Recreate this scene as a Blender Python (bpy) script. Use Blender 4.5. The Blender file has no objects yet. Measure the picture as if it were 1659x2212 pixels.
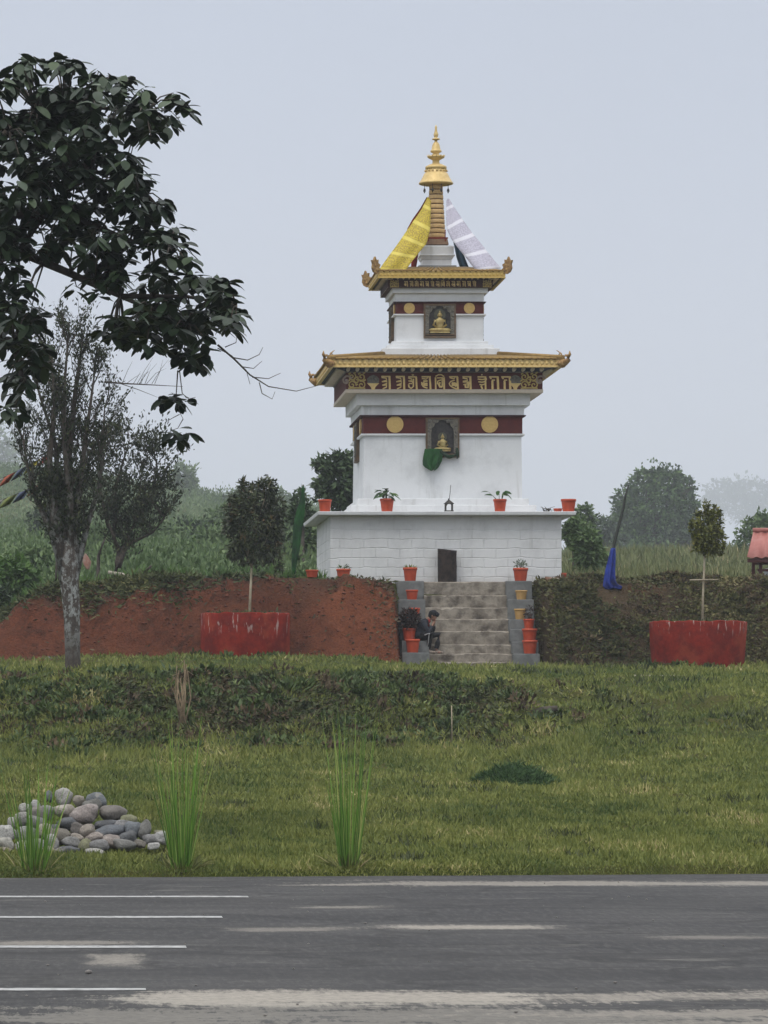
import bpy, bmesh, math, random
import numpy as np
from mathutils import Vector, Matrix, noise as mnoise

rng = np.random.default_rng(7)
random.seed(7)
SC = bpy.context.scene
COL = SC.collection
R = math.radians

# ------------------------------------------------------------------ camera
F, XV, YV, EYE = 9240.0, 150.0, 1560.0, 1.6      # focal length and principal point for a picture 1659 wide
PW, PH = 1659.0, 2212.0
cam_d = bpy.data.cameras.new("camera")
cam = bpy.data.objects.new("camera", cam_d)
COL.objects.link(cam)
SC.camera = cam
cam.location = (0, 0, EYE)
cam.rotation_euler = (R(90), 0, 0)
cam_d.sensor_fit = 'HORIZONTAL'
cam_d.sensor_width = 36.0
cam_d.lens = 36.0 * F / PW
cam_d.shift_x = (PW / 2 - XV) / PW
cam_d.shift_y = (YV - PH / 2) / PW
cam_d.clip_start = 0.5
cam_d.clip_end = 6000

# ------------------------------------------------------------------ world, sun, exposure
SUN_EL, SUN_AZ = 58.0, 205.0      # azimuth measured from +Y (view direction) clockwise
W = bpy.data.worlds.new("World")
SC.world = W
W.use_nodes = True
nt = W.node_tree
nt.nodes.clear()
def wn(t, **k):
    n = nt.nodes.new(t)
    for a, b in k.items():
        setattr(n, a, b)
    return n
sky = wn('ShaderNodeTexSky', sky_type='NISHITA', sun_disc=False, sun_elevation=R(SUN_EL), sun_rotation=R(SUN_AZ),
         altitude=1500, air_density=1.0, dust_density=6.0, ozone_density=1.0)
hs = wn('ShaderNodeHueSaturation')
hs.inputs['Saturation'].default_value = 0.25
nt.links.new(sky.outputs[0], hs.inputs['Color'])
tc = wn('ShaderNodeTexCoord')
sx = wn('ShaderNodeSeparateXYZ')
nt.links.new(tc.outputs['Generated'], sx.inputs[0])
rp = wn('ShaderNodeValToRGB')
rp.color_ramp.interpolation = 'EASE'
els = rp.color_ramp.elements
els[0].position = 0.0; els[0].color = (6.6, 6.95, 8.1, 1)
els[1].position = 0.20; els[1].color = (5.2, 5.75, 6.95, 1)
e = els.new(0.45); e.color = (9.5, 9.9, 10.6, 1)
e = els.new(1.0); e.color = (17, 17, 17.2, 1)
nt.links.new(sx.outputs['Z'], rp.inputs[0])
cn = wn('ShaderNodeTexNoise')
cn.inputs['Scale'].default_value = 7.0; cn.inputs['Detail'].default_value = 4
nt.links.new(tc.outputs['Generated'], cn.inputs['Vector'])
cm = wn('ShaderNodeMapRange')
cm.inputs[3].default_value = 0.94; cm.inputs[4].default_value = 1.06
nt.links.new(cn.outputs['Fac'], cm.inputs[0])
vm = wn('ShaderNodeVectorMath', operation='SCALE')
nt.links.new(rp.outputs[0], vm.inputs[0]); nt.links.new(cm.outputs[0], vm.inputs['Scale'])
mx = wn('ShaderNodeMix', data_type='RGBA')
mx.inputs[0].default_value = 0.9        # overcast deck over the clear sky
nt.links.new(hs.outputs[0], mx.inputs[6]); nt.links.new(vm.outputs[0], mx.inputs[7])
bg = wn('ShaderNodeBackground')
bg.inputs['Strength'].default_value = 0.1
nt.links.new(mx.outputs[2], bg.inputs[0])
wo = wn('ShaderNodeOutputWorld')
nt.links.new(bg.outputs[0], wo.inputs[0])

sun_d = bpy.data.lights.new("sun", 'SUN')
sun_d.energy = 0.9
sun_d.angle = R(25)
sun_d.color = (1.0, 0.97, 0.92)
sun = bpy.data.objects.new("sun", sun_d)
COL.objects.link(sun)
az, el = R(SUN_AZ), R(SUN_EL)
sd = Vector((math.sin(az) * math.cos(el), math.cos(az) * math.cos(el), math.sin(el)))
sun.rotation_euler = sd.to_track_quat('Z', 'Y').to_euler()
sun.location = (0, 0, 90)

SC.view_settings.view_transform = 'Standard'
SC.view_settings.look = 'None'
SC.view_settings.gamma = 1
SC.view_settings.exposure = 0.13
SC.render.engine = 'CYCLES'
cy = SC.cycles
cy.use_denoising = True
try:
    cy.denoiser = 'OPENIMAGEDENOISE'
    cy.denoising_input_passes = 'RGB_ALBEDO_NORMAL'
except Exception:
    pass
cy.max_bounces = 5; cy.diffuse_bounces = 3; cy.glossy_bounces = 2
cy.volume_bounces = 2; cy.transparent_max_bounces = 8

# ------------------------------------------------------------------ helpers
def at(px, py, d):
    return Vector(((px - XV) / F * d, d, EYE + (YV - py) / F * d))
def X_at(px, d): return (px - XV) / F * d
def Z_at(py, d): return EYE + (YV - py) / F * d

def smooth(t):
    t = np.clip(t, 0, 1)
    return t * t * (3 - 2 * t)

def tag(o, label=None, cat=None, group=None, kind=None):
    if label: o['label'] = label
    if cat: o['category'] = cat
    if group: o['group'] = group
    if kind: o['kind'] = kind
    return o

def empty(name, loc, label, cat, group=None):
    o = bpy.data.objects.new(name, None)
    o.empty_display_size = 0.2
    COL.objects.link(o)
    o.location = loc
    return tag(o, label, cat, group)

def origin_of(o):
    v = Vector((0, 0, 0))
    while o is not None:
        v += o.location
        o = o.parent
    return v

class MB:
    """collects faces in world coordinates, then links them as one mesh object"""
    def __init__(s): s.v, s.f, s.sm = [], [], []
    def add(s, vs, fs, smooth=False):
        n = len(s.v)
        s.v += [tuple(v) for v in vs]
        s.f += [tuple(n + i for i in f) for f in fs]
        s.sm += [smooth] * len(fs)
        return s
    def box(s, x0, x1, y0, y1, z0, z1):
        return s.add([(x0, y0, z0), (x1, y0, z0), (x1, y1, z0), (x0, y1, z0), (x0, y0, z1), (x1, y0, z1), (x1, y1, z1), (x0, y1, z1)],
                     [(0, 3, 2, 1), (4, 5, 6, 7), (0, 1, 5, 4), (1, 2, 6, 5), (2, 3, 7, 6), (3, 0, 4, 7)])
    def sq(s, cx, cy, h0, z0, h1, z1, k=1.0):
        v = []
        for h, z in ((h0, z0), (h1, z1)):
            v += [(cx - h, cy - h * k, z), (cx + h, cy - h * k, z), (cx + h, cy + h * k, z), (cx - h, cy + h * k, z)]
        return s.add(v, [(0, 3, 2, 1), (4, 5, 6, 7), (0, 1, 5, 4), (1, 2, 6, 5), (2, 3, 7, 6), (3, 0, 4, 7)])
    def ring(s, cx, cy, ho, hi, z0, z1):
        """square ring (frame lying flat)"""
        for a, b, c, d in ((-ho, ho, -ho, -hi), (-ho, ho, hi, ho), (-ho, -hi, -hi, hi), (hi, ho, -hi, hi)):
            s.box(cx + a, cx + b, cy + c, cy + d, z0, z1)
        return s
    def lathe(s, prof, c, n=28, sm=True, ex=1.0):
        """prof: list of (radius, z) bottom to top, c: axis (x, y)"""
        vs, fs = [], []
        for r, z in prof:
            for i in range(n):
                a = 2 * math.pi * i / n
                vs.append((c[0] + r * math.cos(a), c[1] + ex * r * math.sin(a), z))
        for j in range(len(prof) - 1):
            for i in range(n):
                k = (i + 1) % n
                fs.append((j * n + i, j * n + k, (j + 1) * n + k, (j + 1) * n + i))
        fs.append(tuple(range(n - 1, -1, -1)))
        fs.append(tuple((len(prof) - 1) * n + i for i in range(n)))
        s.add(vs, fs, sm)
        s.sm[-1] = s.sm[-2] = False
        return s
    def tube(s, pts, rad, n=7, sm=True):
        pts = [Vector(p) for p in pts]
        m = len(pts)
        if not hasattr(rad, '__len__'): rad = [rad] * m
        vs, fs = [], []
        ref = Vector((0.13, 0.21, 1)).normalized()
        for i, p in enumerate(pts):
            t = (pts[min(i + 1, m - 1)] - pts[max(i - 1, 0)])
            if t.length < 1e-9: t = Vector((0, 0, 1))
            t.normalize()
            u = t.cross(ref)
            if u.length < 0.05: u = t.cross(Vector((1, 0, 0)))
            u.normalize()
            w = t.cross(u)
            for k in range(n):
                a = 2 * math.pi * k / n
                vs.append(p + float(rad[i]) * (math.cos(a) * u + math.sin(a) * w))
        for j in range(m - 1):
            for i in range(n):
                k = (i + 1) % n
                fs.append((j * n + i, j * n + k, (j + 1) * n + k, (j + 1) * n + i))
        fs.append(tuple(range(n - 1, -1, -1)))
        fs.append(tuple((m - 1) * n + i for i in range(n)))
        return s.add(vs, fs, sm)
    def prism(s, poly, y0, y1):
        """outline in x,z extruded from y0 (front) to y1"""
        n = len(poly)
        vs = [(x, y0, z) for x, z in poly] + [(x, y1, z) for x, z in poly]
        fs = [tuple(range(n)), tuple(range(2 * n - 1, n - 1, -1))]
        fs += [(i, n + i, n + (i + 1) % n, (i + 1) % n) for i in range(n)]
        return s.add(vs, fs)
    def stroke(s, pts, w, y0, y1):
        """ribbon of width w along x,z points, extruded in y"""
        pts = [Vector((p[0], p[1])) for p in pts]
        L, Rr = [], []
        m = len(pts)
        for i, p in enumerate(pts):
            t = (pts[min(i + 1, m - 1)] - pts[max(i - 1, 0)]).normalized()
            nrm = Vector((-t.y, t.x))
            ww = w[i] if hasattr(w, '__len__') else w
            L.append(p + nrm * ww / 2); Rr.append(p - nrm * ww / 2)
        for i in range(m - 1):
            q = [L[i], L[i + 1], Rr[i + 1], Rr[i]]
            b = len(s.v)
            s.v += [(a.x, y0, a.y) for a in q] + [(a.x, y1, a.y) for a in q]
            f = [(0, 1, 2, 3), (0, 4, 5, 1), (3, 2, 6, 7)]
            if i == 0: f.append((0, 3, 7, 4))
            if i == m - 2: f.append((1, 5, 6, 2))
            s.f += [tuple(b + k for k in g) for g in f]
            s.sm += [False] * len(f)
        return s
    def ball(s, c, r, n=12, sx=1, sy=1, sz=1):
        prof = []
        for i in range(n // 2 + 1):
            a = -math.pi / 2 + math.pi * i / (n // 2)
            prof.append((max(r * math.cos(a), 1e-4), r * math.sin(a)))
        b = len(s.v)
        s.lathe(prof, (0, 0), n)
        for i in range(b, len(s.v)):
            x, y, z = s.v[i]
            s.v[i] = (c[0] + x * sx, c[1] + y * sy, c[2] + z * sz)
        return s
    def build(s, name, mat, parent=None, loc=None, label=None, cat=None, group=None, kind=None, bevel=0):
        org = origin_of(parent) if parent else Vector(loc or (0, 0, 0))
        me = bpy.data.meshes.new(name)
        me.from_pydata([(x - org.x, y - org.y, z - org.z) for x, y, z in s.v], [], s.f)
        me.polygons.foreach_set('use_smooth', s.sm)
        me.update()
        o = bpy.data.objects.new(name, me)
        COL.objects.link(o)
        if parent: o.parent = parent
        else: o.location = org
        me.materials.append(mat)
        if bevel:
            b = o.modifiers.new('bevel', 'BEVEL')
            b.width = bevel; b.segments = 2; b.limit_method = 'ANGLE'; b.angle_limit = R(40)
        return tag(o, label, cat, group, kind)

def np_mesh(name, V, Fq, mat, parent=None, rnd=None, smooth_shade=False, loc=(0, 0, 0)):
    """V (n,3), Fq (m,3 or 4) arrays, rnd per face"""
    org = np.array(origin_of(parent) if parent else Vector(loc))
    me = bpy.data.meshes.new(name)
    V = np.asarray(V, dtype=np.float32) - org.astype(np.float32)
    m, k = Fq.shape
    me.vertices.add(len(V)); me.vertices.foreach_set('co', V.ravel())
    me.loops.add(m * k); me.loops.foreach_set('vertex_index', Fq.astype(np.int32).ravel())
    me.polygons.add(m)
    me.polygons.foreach_set('loop_start', np.arange(0, m * k, k, dtype=np.int32))
    me.polygons.foreach_set('loop_total', np.full(m, k, dtype=np.int32))
    if smooth_shade: me.polygons.foreach_set('use_smooth', np.ones(m, dtype=bool))
    me.update(calc_edges=True)
    if rnd is not None:
        a = me.attributes.new('rnd', 'FLOAT', 'FACE')
        a.data.foreach_set('value', np.asarray(rnd, dtype=np.float32))
    o = bpy.data.objects.new(name, me)
    COL.objects.link(o)
    if parent: o.parent = parent
    else: o.location = Vector(loc)
    me.materials.append(mat)
    return o

def unit(v):
    return v / np.maximum(np.linalg.norm(v, axis=1, keepdims=True), 1e-9)

def leaves(P, D, N, L, Wd, stations=None, droop=0.0, fold=0.25):
    """leaf blades at P pointing along D with face normal about N; returns V, F, per-face leaf id"""
    n = len(P)
    L = np.broadcast_to(L, (n,)).reshape(n, 1); Wd = np.broadcast_to(Wd, (n,)).reshape(n, 1)
    D = unit(D)
    S = unit(np.cross(D, N))
    U = np.cross(S, D)
    if stations is None:
        A = P; B = P + D * L
        M = P + D * L * 0.48
        v = np.stack([A, M + S * Wd / 2 + U * Wd * fold, B, M - S * Wd / 2 + U * Wd * fold], 1).reshape(-1, 3)
        base = np.arange(n)[:, None] * 4
        f = np.concatenate([base + np.array([[0, 1, 2]]), base + np.array([[0, 2, 3]])], 1).reshape(-1, 3)
        return v, f, np.repeat(np.arange(n), 2)
    rows = []
    for t, w in stations:
        c = P + D * L * t - np.array([0, 0, 1]) * L * droop * t * t
        rows.append(c + S * Wd / 2 * w + U * Wd * fold * w)
        rows.append(c)
        rows.append(c - S * Wd / 2 * w + U * Wd * fold * w)
    m = len(stations)
    v = np.stack(rows, 1).reshape(-1, 3)
    q = []
    for j in range(m - 1):
        q.append([3 * j, 3 * j + 1, 3 * j + 4, 3 * j + 3]); q.append([3 * j + 1, 3 * j + 2, 3 * j + 5, 3 * j + 4])
    q = np.array(q)
    f = (np.arange(n)[:, None, None] * (3 * m) + q[None]).reshape(-1, 4)
    return v, f, np.repeat(np.arange(n), len(q))

# ------------------------------------------------------------------ materials
def new_mat(name):
    m = bpy.data.materials.new(name)
    m.use_nodes = True
    t = m.node_tree
    return m, t, t.nodes['Principled BSDF']

def nd(t, typ, **k):
    n = t.nodes.new(typ)
    for a, b in k.items(): setattr(n, a, b)
    return n

def noise_fac(t, scale, detail=5, rough=0.6, vec=None, lo=0.35, hi=0.65):
    n = nd(t, 'ShaderNodeTexNoise')
    n.inputs['Scale'].default_value = scale; n.inputs['Detail'].default_value = detail
    n.inputs['Roughness'].default_value = rough
    if vec is None:
        tcn = nd(t, 'ShaderNodeTexCoord'); vec = tcn.outputs['Object']
    t.links.new(vec, n.inputs['Vector'])
    mr = nd(t, 'ShaderNodeMapRange'); mr.interpolation_type = 'SMOOTHSTEP'
    mr.inputs[1].default_value = lo; mr.inputs[2].default_value = hi
    t.links.new(n.outputs['Fac'], mr.inputs[0])
    return mr.outputs[0], n.outputs['Fac']

def mixc(t, fac, a, b):
    m = nd(t, 'ShaderNodeMix', data_type='RGBA')
    for s, v in ((0, fac), (6, a), (7, b)):
        if isinstance(v, (int, float)): m.inputs[s].default_value = v
        elif isinstance(v, tuple): m.inputs[s].default_value = (*v, 1)
        else: t.links.new(v, m.inputs[s])
    return m.outputs[2]

def mathn(t, op, a, b=None, clamp=False):
    m = nd(t, 'ShaderNodeMath', operation=op); m.use_clamp = clamp
    for i, v in ((0, a), (1, b)):
        if v is None: continue
        if isinstance(v, (int, float)): m.inputs[i].default_value = v
        else: t.links.new(v, m.inputs[i])
    return m.outputs[0]

def bump(t, p, h, strength, dist=0.02):
    b = nd(t, 'ShaderNodeBump')
    b.inputs['Strength'].default_value = strength; b.inputs['Distance'].default_value = dist
    t.links.new(h, b.inputs['Height']); t.links.new(b.outputs[0], p.inputs['Normal'])

def M(name, c1, c2=None, scale=6, rough=0.8, bmp=0.0, bdist=0.02, spec=0.3, metal=0.0, c3=None, s3=1.2, fac3=0.5, lo=.35, hi=.65):
    m, t, p = new_mat(name)
    p.inputs['Roughness'].default_value = rough
    p.inputs['Specular IOR Level'].default_value = spec
    p.inputs['Metallic'].default_value = metal
    if c2 is None: c2 = tuple(x * 0.82 for x in c1)
    f, raw = noise_fac(t, scale, lo=lo, hi=hi)
    col = mixc(t, f, c1, c2)
    if c3:
        f3, _ = noise_fac(t, s3, lo=.52, hi=.7)
        col = mixc(t, mathn(t, 'MULTIPLY', f3, fac3), col, c3)
    t.links.new(col, p.inputs['Base Color'])
    if bmp: bump(t, p, raw, bmp, bdist)
    return m

def LM(name, c1, c2, c3=None, rough=0.55, spec=0.3, trans=0.0):
    """leaf material: colour of each leaf drawn between c1 and c2 by its own random number"""
    m, t, p = new_mat(name)
    a = nd(t, 'ShaderNodeAttribute', attribute_name='rnd')
    r = nd(t, 'ShaderNodeValToRGB')
    r.color_ramp.elements[0].color = (*c1, 1); r.color_ramp.elements[1].color = (*c2, 1)
    if c3:
        r.color_ramp.elements[1].position = 0.82
        e = r.color_ramp.elements.new(1.0); e.color = (*c3, 1)
    t.links.new(a.outputs['Fac'], r.inputs[0])
    t.links.new(r.outputs[0], p.inputs['Base Color'])
    p.inputs['Roughness'].default_value = rough
    p.inputs['Specular IOR Level'].default_value = spec
    if trans:
        tr = nd(t, 'ShaderNodeBsdfTranslucent')
        t.links.new(r.outputs[0], tr.inputs[0])
        ms = nd(t, 'ShaderNodeMixShader'); ms.inputs[0].default_value = trans
        out = t.nodes['Material Output']
        t.links.new(p.outputs[0], ms.inputs[1]); t.links.new(tr.outputs[0], ms.inputs[2]); t.links.new(ms.outputs[0], out.inputs[0])
    return m

# --- whitewash, with faint stains and vertical streaks
def whitewash(name, base, course=False):
    m, t, p = new_mat(name)
    p.inputs['Roughness'].default_value = 0.85; p.inputs['Specular IOR Level'].default_value = 0.2
    tcn = nd(t, 'ShaderNodeTexCoord'); g = nd(t, 'ShaderNodeNewGeometry')
    s = nd(t, 'ShaderNodeSeparateXYZ'); t.links.new(g.outputs['Position'], s.inputs[0])
    f1, r1 = noise_fac(t, 1.6, 6, .65, g.outputs['Position'], .42, .72)
    mp = nd(t, 'ShaderNodeMapping'); mp.inputs['Scale'].default_value = (5, 5, .5)
    t.links.new(g.outputs['Position'], mp.inputs[0])
    f2, _ = noise_fac(t, 1.0, 5, .6, mp.outputs[0], .55, .8)
    f3, r3 = noise_fac(t, 30, 4, .7, g.outputs['Position'], .3, .75)
    c = mixc(t, mathn(t, 'MULTIPLY', f1, .7), base, tuple(x * .79 for x in base))
    c = mixc(t, mathn(t, 'MULTIPLY', f2, .55), c, (.42, .42, .39))
    c = mixc(t, mathn(t, 'MULTIPLY', f3, .12), c, (.5, .5, .48))
    h = r3
    if course:
        uv = nd(t, 'ShaderNodeCombineXYZ')
        t.links.new(mathn(t, 'ADD', s.outputs[0], s.outputs[1]), uv.inputs[0])
        wob, wr = noise_fac(t, 2.2, 3, .5, g.outputs['Position'])
        zz = mathn(t, 'ADD', s.outputs[2], mathn(t, 'MULTIPLY', wr, .11))
        t.links.new(zz, uv.inputs[1])
        br = nd(t, 'ShaderNodeTexBrick')
        br.offset = .5; br.inputs['Scale'].default_value = 1
        br.inputs['Brick Width'].default_value = .62; br.inputs['Row Height'].default_value = .245
        br.inputs['Mortar Size'].default_value = .016; br.inputs['Mortar Smooth'].default_value = .9
        t.links.new(uv.outputs[0], br.inputs['Vector'])
        low = nd(t, 'ShaderNodeMapRange'); low.inputs[1].default_value = 6.75; low.inputs[2].default_value = 6.2
        t.links.new(s.outputs[2], low.inputs[0])
        k = mathn(t, 'MULTIPLY', br.outputs['Fac'], mathn(t, 'ADD', mathn(t, 'MULTIPLY', low.outputs[0], .85), .15))
        c = mixc(t, mathn(t, 'MULTIPLY', k, mathn(t, 'MULTIPLY', mathn(t, 'MULTIPLY', f1, f3), .5)), c, (.33, .33, .31))
        # splashed mud near the ground
        dirt = nd(t, 'ShaderNodeMapRange'); dirt.inputs[1].default_value = 5.55; dirt.inputs[2].default_value = 5.1
        t.links.new(mathn(t, 'ADD', s.outputs[2], mathn(t, 'MULTIPLY', r1, .3)), dirt.inputs[0])
        c = mixc(t, mathn(t, 'MULTIPLY', dirt.outputs[0], .6), c, (.36, .31, .26))
        h = mathn(t, 'SUBTRACT', mathn(t, 'ADD', mathn(t, 'MULTIPLY', r3, .3), mathn(t, 'MULTIPLY', r1, .6)), mathn(t, 'MULTIPLY', k, 1.0))
        bump(t, p, h, .6, .022)
    else:
        bump(t, p, h, .25, .01)
    t.links.new(c, p.inputs['Base Color'])
    return m

WHITE = whitewash('white_limewash', (.74, .755, .765))
WHITE_COURSE = whitewash('white_limewash_stone', (.72, .725, .72), True)
WHITE_TRIM = whitewash('white_trim', (.76, .77, .775))
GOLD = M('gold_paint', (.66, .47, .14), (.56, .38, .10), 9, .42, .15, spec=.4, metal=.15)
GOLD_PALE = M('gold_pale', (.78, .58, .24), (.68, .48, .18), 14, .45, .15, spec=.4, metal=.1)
GOLD_DARK = M('gold_brown', (.30, .19, .05), (.22, .13, .035), 9, .5, .2, spec=.4, metal=.3)  # brown gold, the own colour of both roofs
TAN = M('tan_paint', (.70, .47, .21), (.62, .41, .18), 14, .55, .1)
MEDAL = M('medallion_gold', (.62, .43, .16), (.55, .37, .125), 20, .5, .1)
MAROON = M('maroon_paint', (.105, .020, .016), (.085, .016, .014), 9, .8, .1)
MAROON_DK = M('maroon_dark', (.055, .012, .010), (.04, .012, .012), 9, .7, .1)
NAVY = M('navy_soffit', (.018, .022, .05), (.012, .014, .03), 6, .6)
BLACKWOOD = M('dark_painted_wood', (.02, .018, .02), (.012, .011, .012), 12, .6)
SLATE = M('slate_relief', (.12, .115, .10), (.20, .18, .14), 22, .7, .8, .03)
SLATE_DK = M('slate_dark', (.028, .026, .026), (.05, .045, .04), 14, .7, .3)
STATUE = M('gilded_statue', (.50, .40, .17), (.36, .26, .10), 9, .4, .1, metal=.3)
GREYSTONE = M('grey_stone', (.30, .30, .29), (.22, .22, .21), 8, .9, .5)
CONCRETE = M('rough_concrete_steps', (.31, .275, .225), (.18, .155, .125), 4.5, .95, .9, .05, c3=(.075, .062, .05), s3=2.4, fac3=.9)
CHEEK = M('cement_render', (.19, .195, .19), (.13, .135, .13), 5, .9, .5, .02, c3=(.24, .235, .22), s3=2.5, fac3=.5)
TERRA = M('orange_pot', (.53, .082, .032), (.44, .065, .028), 8, .55, .1)
TANPOT = M('tan_pot', (.55, .34, .13), (.46, .28, .10), 8, .6, .1)
SOILM = M('potting_soil', (.035, .022, .014), (.06, .035, .02), 30, .95, .5)
CHAR = M('charred_wood', (.042, .029, .022), (.014, .010, .009), 7, .85, .9, .03)
DARKMETAL = M('dark_metal', (.04, .04, .04), (.07, .06, .05), 20, .5)
WOODPALE = M('pale_stem', (.42, .36, .26), (.30, .25, .17), 9, .85, .4)
BARKDK = M('dark_bark', (.05, .04, .032), (.09, .075, .06), 9, .9, .6)
DEADWOOD = M('bleached_wood', (.42, .38, .31), (.30, .26, .2), 8, .9, .4)
ROOFPINK = M('red_oxide_sheet', (.42, .165, .14), (.36, .13, .11), 4, .55, .1, c3=(.5, .27, .24), fac3=.4)
ROOFDARK = M('dark_red_steel', (.07, .018, .015), (.05, .014, .012), 6, .6)
TANK = M('grey_tank', (.48, .51, .53), (.42, .45, .47), 3, .6)
GREENCLOTH = M('green_cloth', (.022, .10, .024), (.012, .055, .016), 4, .75, .3)
GREENBANNER = M('green_banner', (.012, .075, .014), (.006, .026, .008), 4, .8, .3)
BLUECLOTH = M('blue_cloth', (.018, .045, .30), (.01, .02, .13), 3, .7, .3)
REDCLOTH = M('red_cloth', (.26, .02, .015), (.18, .015, .012), 6, .8)
TEALCLOTH = M('blue_grey_cloth', (.03, .07, .11), (.02, .045, .08), 6, .8)
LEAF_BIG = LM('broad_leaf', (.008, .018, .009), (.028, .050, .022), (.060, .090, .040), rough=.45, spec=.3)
LEAF_LICH = LM('fine_olive_leaf', (.009, .015, .006), (.028, .042, .014), (.075, .082, .030), rough=.6)
LEAF_RED = LM('bronze_leaf', (.014, .024, .009), (.055, .068, .022), (.17, .085, .04), rough=.5, spec=.35)
LEAF_YEL = LM('yellow_green_leaf', (.03, .045, .006), (.15, .155, .022), (.34, .30, .08), rough=.5)
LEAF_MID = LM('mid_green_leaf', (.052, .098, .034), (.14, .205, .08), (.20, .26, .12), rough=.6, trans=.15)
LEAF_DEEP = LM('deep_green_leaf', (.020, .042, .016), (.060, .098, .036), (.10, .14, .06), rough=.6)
LEAF_BRIGHT = LM('bright_green_leaf', (.035, .085, .016), (.09, .17, .035), (.13, .20, .06), rough=.55, trans=.15)
LEAF_POT = LM('pot_leaf', (.018, .06, .012), (.05, .11, .025), (.12, .17, .05), rough=.45)
LEAF_BROWN = LM('dark_brown_leaf', (.022, .014, .010), (.055, .032, .024), (.085, .042, .03), rough=.8)
LEAF_VINE = LM('ground_vine_leaf', (.020, .034, .010), (.088, .100, .028), (.24, .22, .09), rough=.6)
LEAF_DRY = LM('dry_litter_leaf', (.045, .032, .018), (.12, .085, .045), (.2, .16, .09), rough=.8)
BLADE = LM('lawn_blade', (.050, .088, .018), (.235, .252, .060), (.50, .42, .20), rough=.65, trans=.2)
REED = LM('tall_grass_blade', (.05, .12, .014), (.17, .33, .045), (.40, .42, .13), rough=.5, trans=.2)
FIELD = LM('field_grass', (.075, .11, .04), (.19, .195, .085), (.42, .32, .19), rough=.8)

# --- lichen covered bark
def lichen():
    m, t, p = new_mat('lichen_bark')
    g = nd(t, 'ShaderNodeNewGeometry')
    s = nd(t, 'ShaderNodeSeparateXYZ'); t.links.new(g.outputs['Position'], s.inputs[0])
    mp = nd(t, 'ShaderNodeMapping'); mp.inputs['Scale'].default_value = (1, 1, .62)
    t.links.new(g.outputs['Position'], mp.inputs[0])
    f1, r1 = noise_fac(t, 7.5, 6, .7, mp.outputs[0], .47, .56)
    f2, r2 = noise_fac(t, 24, 4, .6, mp.outputs[0], .3, .7)
    dark = mixc(t, f2, (.045, .036, .03), (.085, .07, .055))
    pale = mixc(t, f2, (.36, .37, .35), (.20, .21, .20))
    lim = nd(t, 'ShaderNodeMapRange'); lim.inputs[1].default_value = 2.8; lim.inputs[2].default_value = 3.9
    t.links.new(s.outputs[2], lim.inputs[0])
    up = nd(t, 'ShaderNodeMapRange'); up.inputs[1].default_value = 7.2; up.inputs[2].default_value = 4.2
    t.links.new(s.outputs[2], up.inputs[0])
    k = mathn(t, 'MULTIPLY', f1, mathn(t, 'MULTIPLY', lim.outputs[0], up.outputs[0]))
    t.links.new(mixc(t, k, dark, pale), p.inputs['Base Color'])
    p.inputs['Roughness'].default_value = .95
    bump(t, p, r1, .7, .03)
    return m
LICHEN = lichen()

# --- brocade cloth: small medallions in rows with borders
def brocade(name, c, cd, cl):
    m, t, p = new_mat(name)
    tcn = nd(t, 'ShaderNodeTexCoord')
    v = nd(t, 'ShaderNodeTexVoronoi'); v.inputs['Scale'].default_value = 9; v.inputs['Randomness'].default_value = .35
    t.links.new(tcn.outputs['UV'], v.inputs['Vector'])
    mr = nd(t, 'ShaderNodeMapRange'); mr.inputs[1].default_value = .10; mr.inputs[2].default_value = .22
    t.links.new(v.outputs['Distance'], mr.inputs[0])
    f, _ = noise_fac(t, 26, 3, .6, tcn.outputs['UV'], .42, .6)
    ck = nd(t, 'ShaderNodeTexWave'); ck.wave_type = 'BANDS'; ck.bands_direction = 'Y'
    ck.inputs['Scale'].default_value = .62; ck.inputs['Distortion'].default_value = 1.0; ck.inputs['Detail'].default_value = 2
    t.links.new(tcn.outputs['UV'], ck.inputs['Vector'])
    band = nd(t, 'ShaderNodeMapRange'); band.inputs[1].default_value = .86; band.inputs[2].default_value = .95
    t.links.new(ck.outputs['Fac'], band.inputs[0])
    col = mixc(t, f, c, cd)
    col = mixc(t, mr.outputs[0], cd, col)
    col = mixc(t, mathn(t, 'MULTIPLY', band.outputs[0], .85), col, cl)
    t.links.new(col, p.inputs['Base Color'])
    p.inputs['Roughness'].default_value = .6
    return m
YELLOWB = brocade('yellow_brocade', (.55, .42, .02), (.30, .21, .02), (.70, .58, .10))
WHITEB = brocade('white_brocade', (.50, .48, .56), (.36, .34, .41), (.72, .71, .76))

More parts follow.
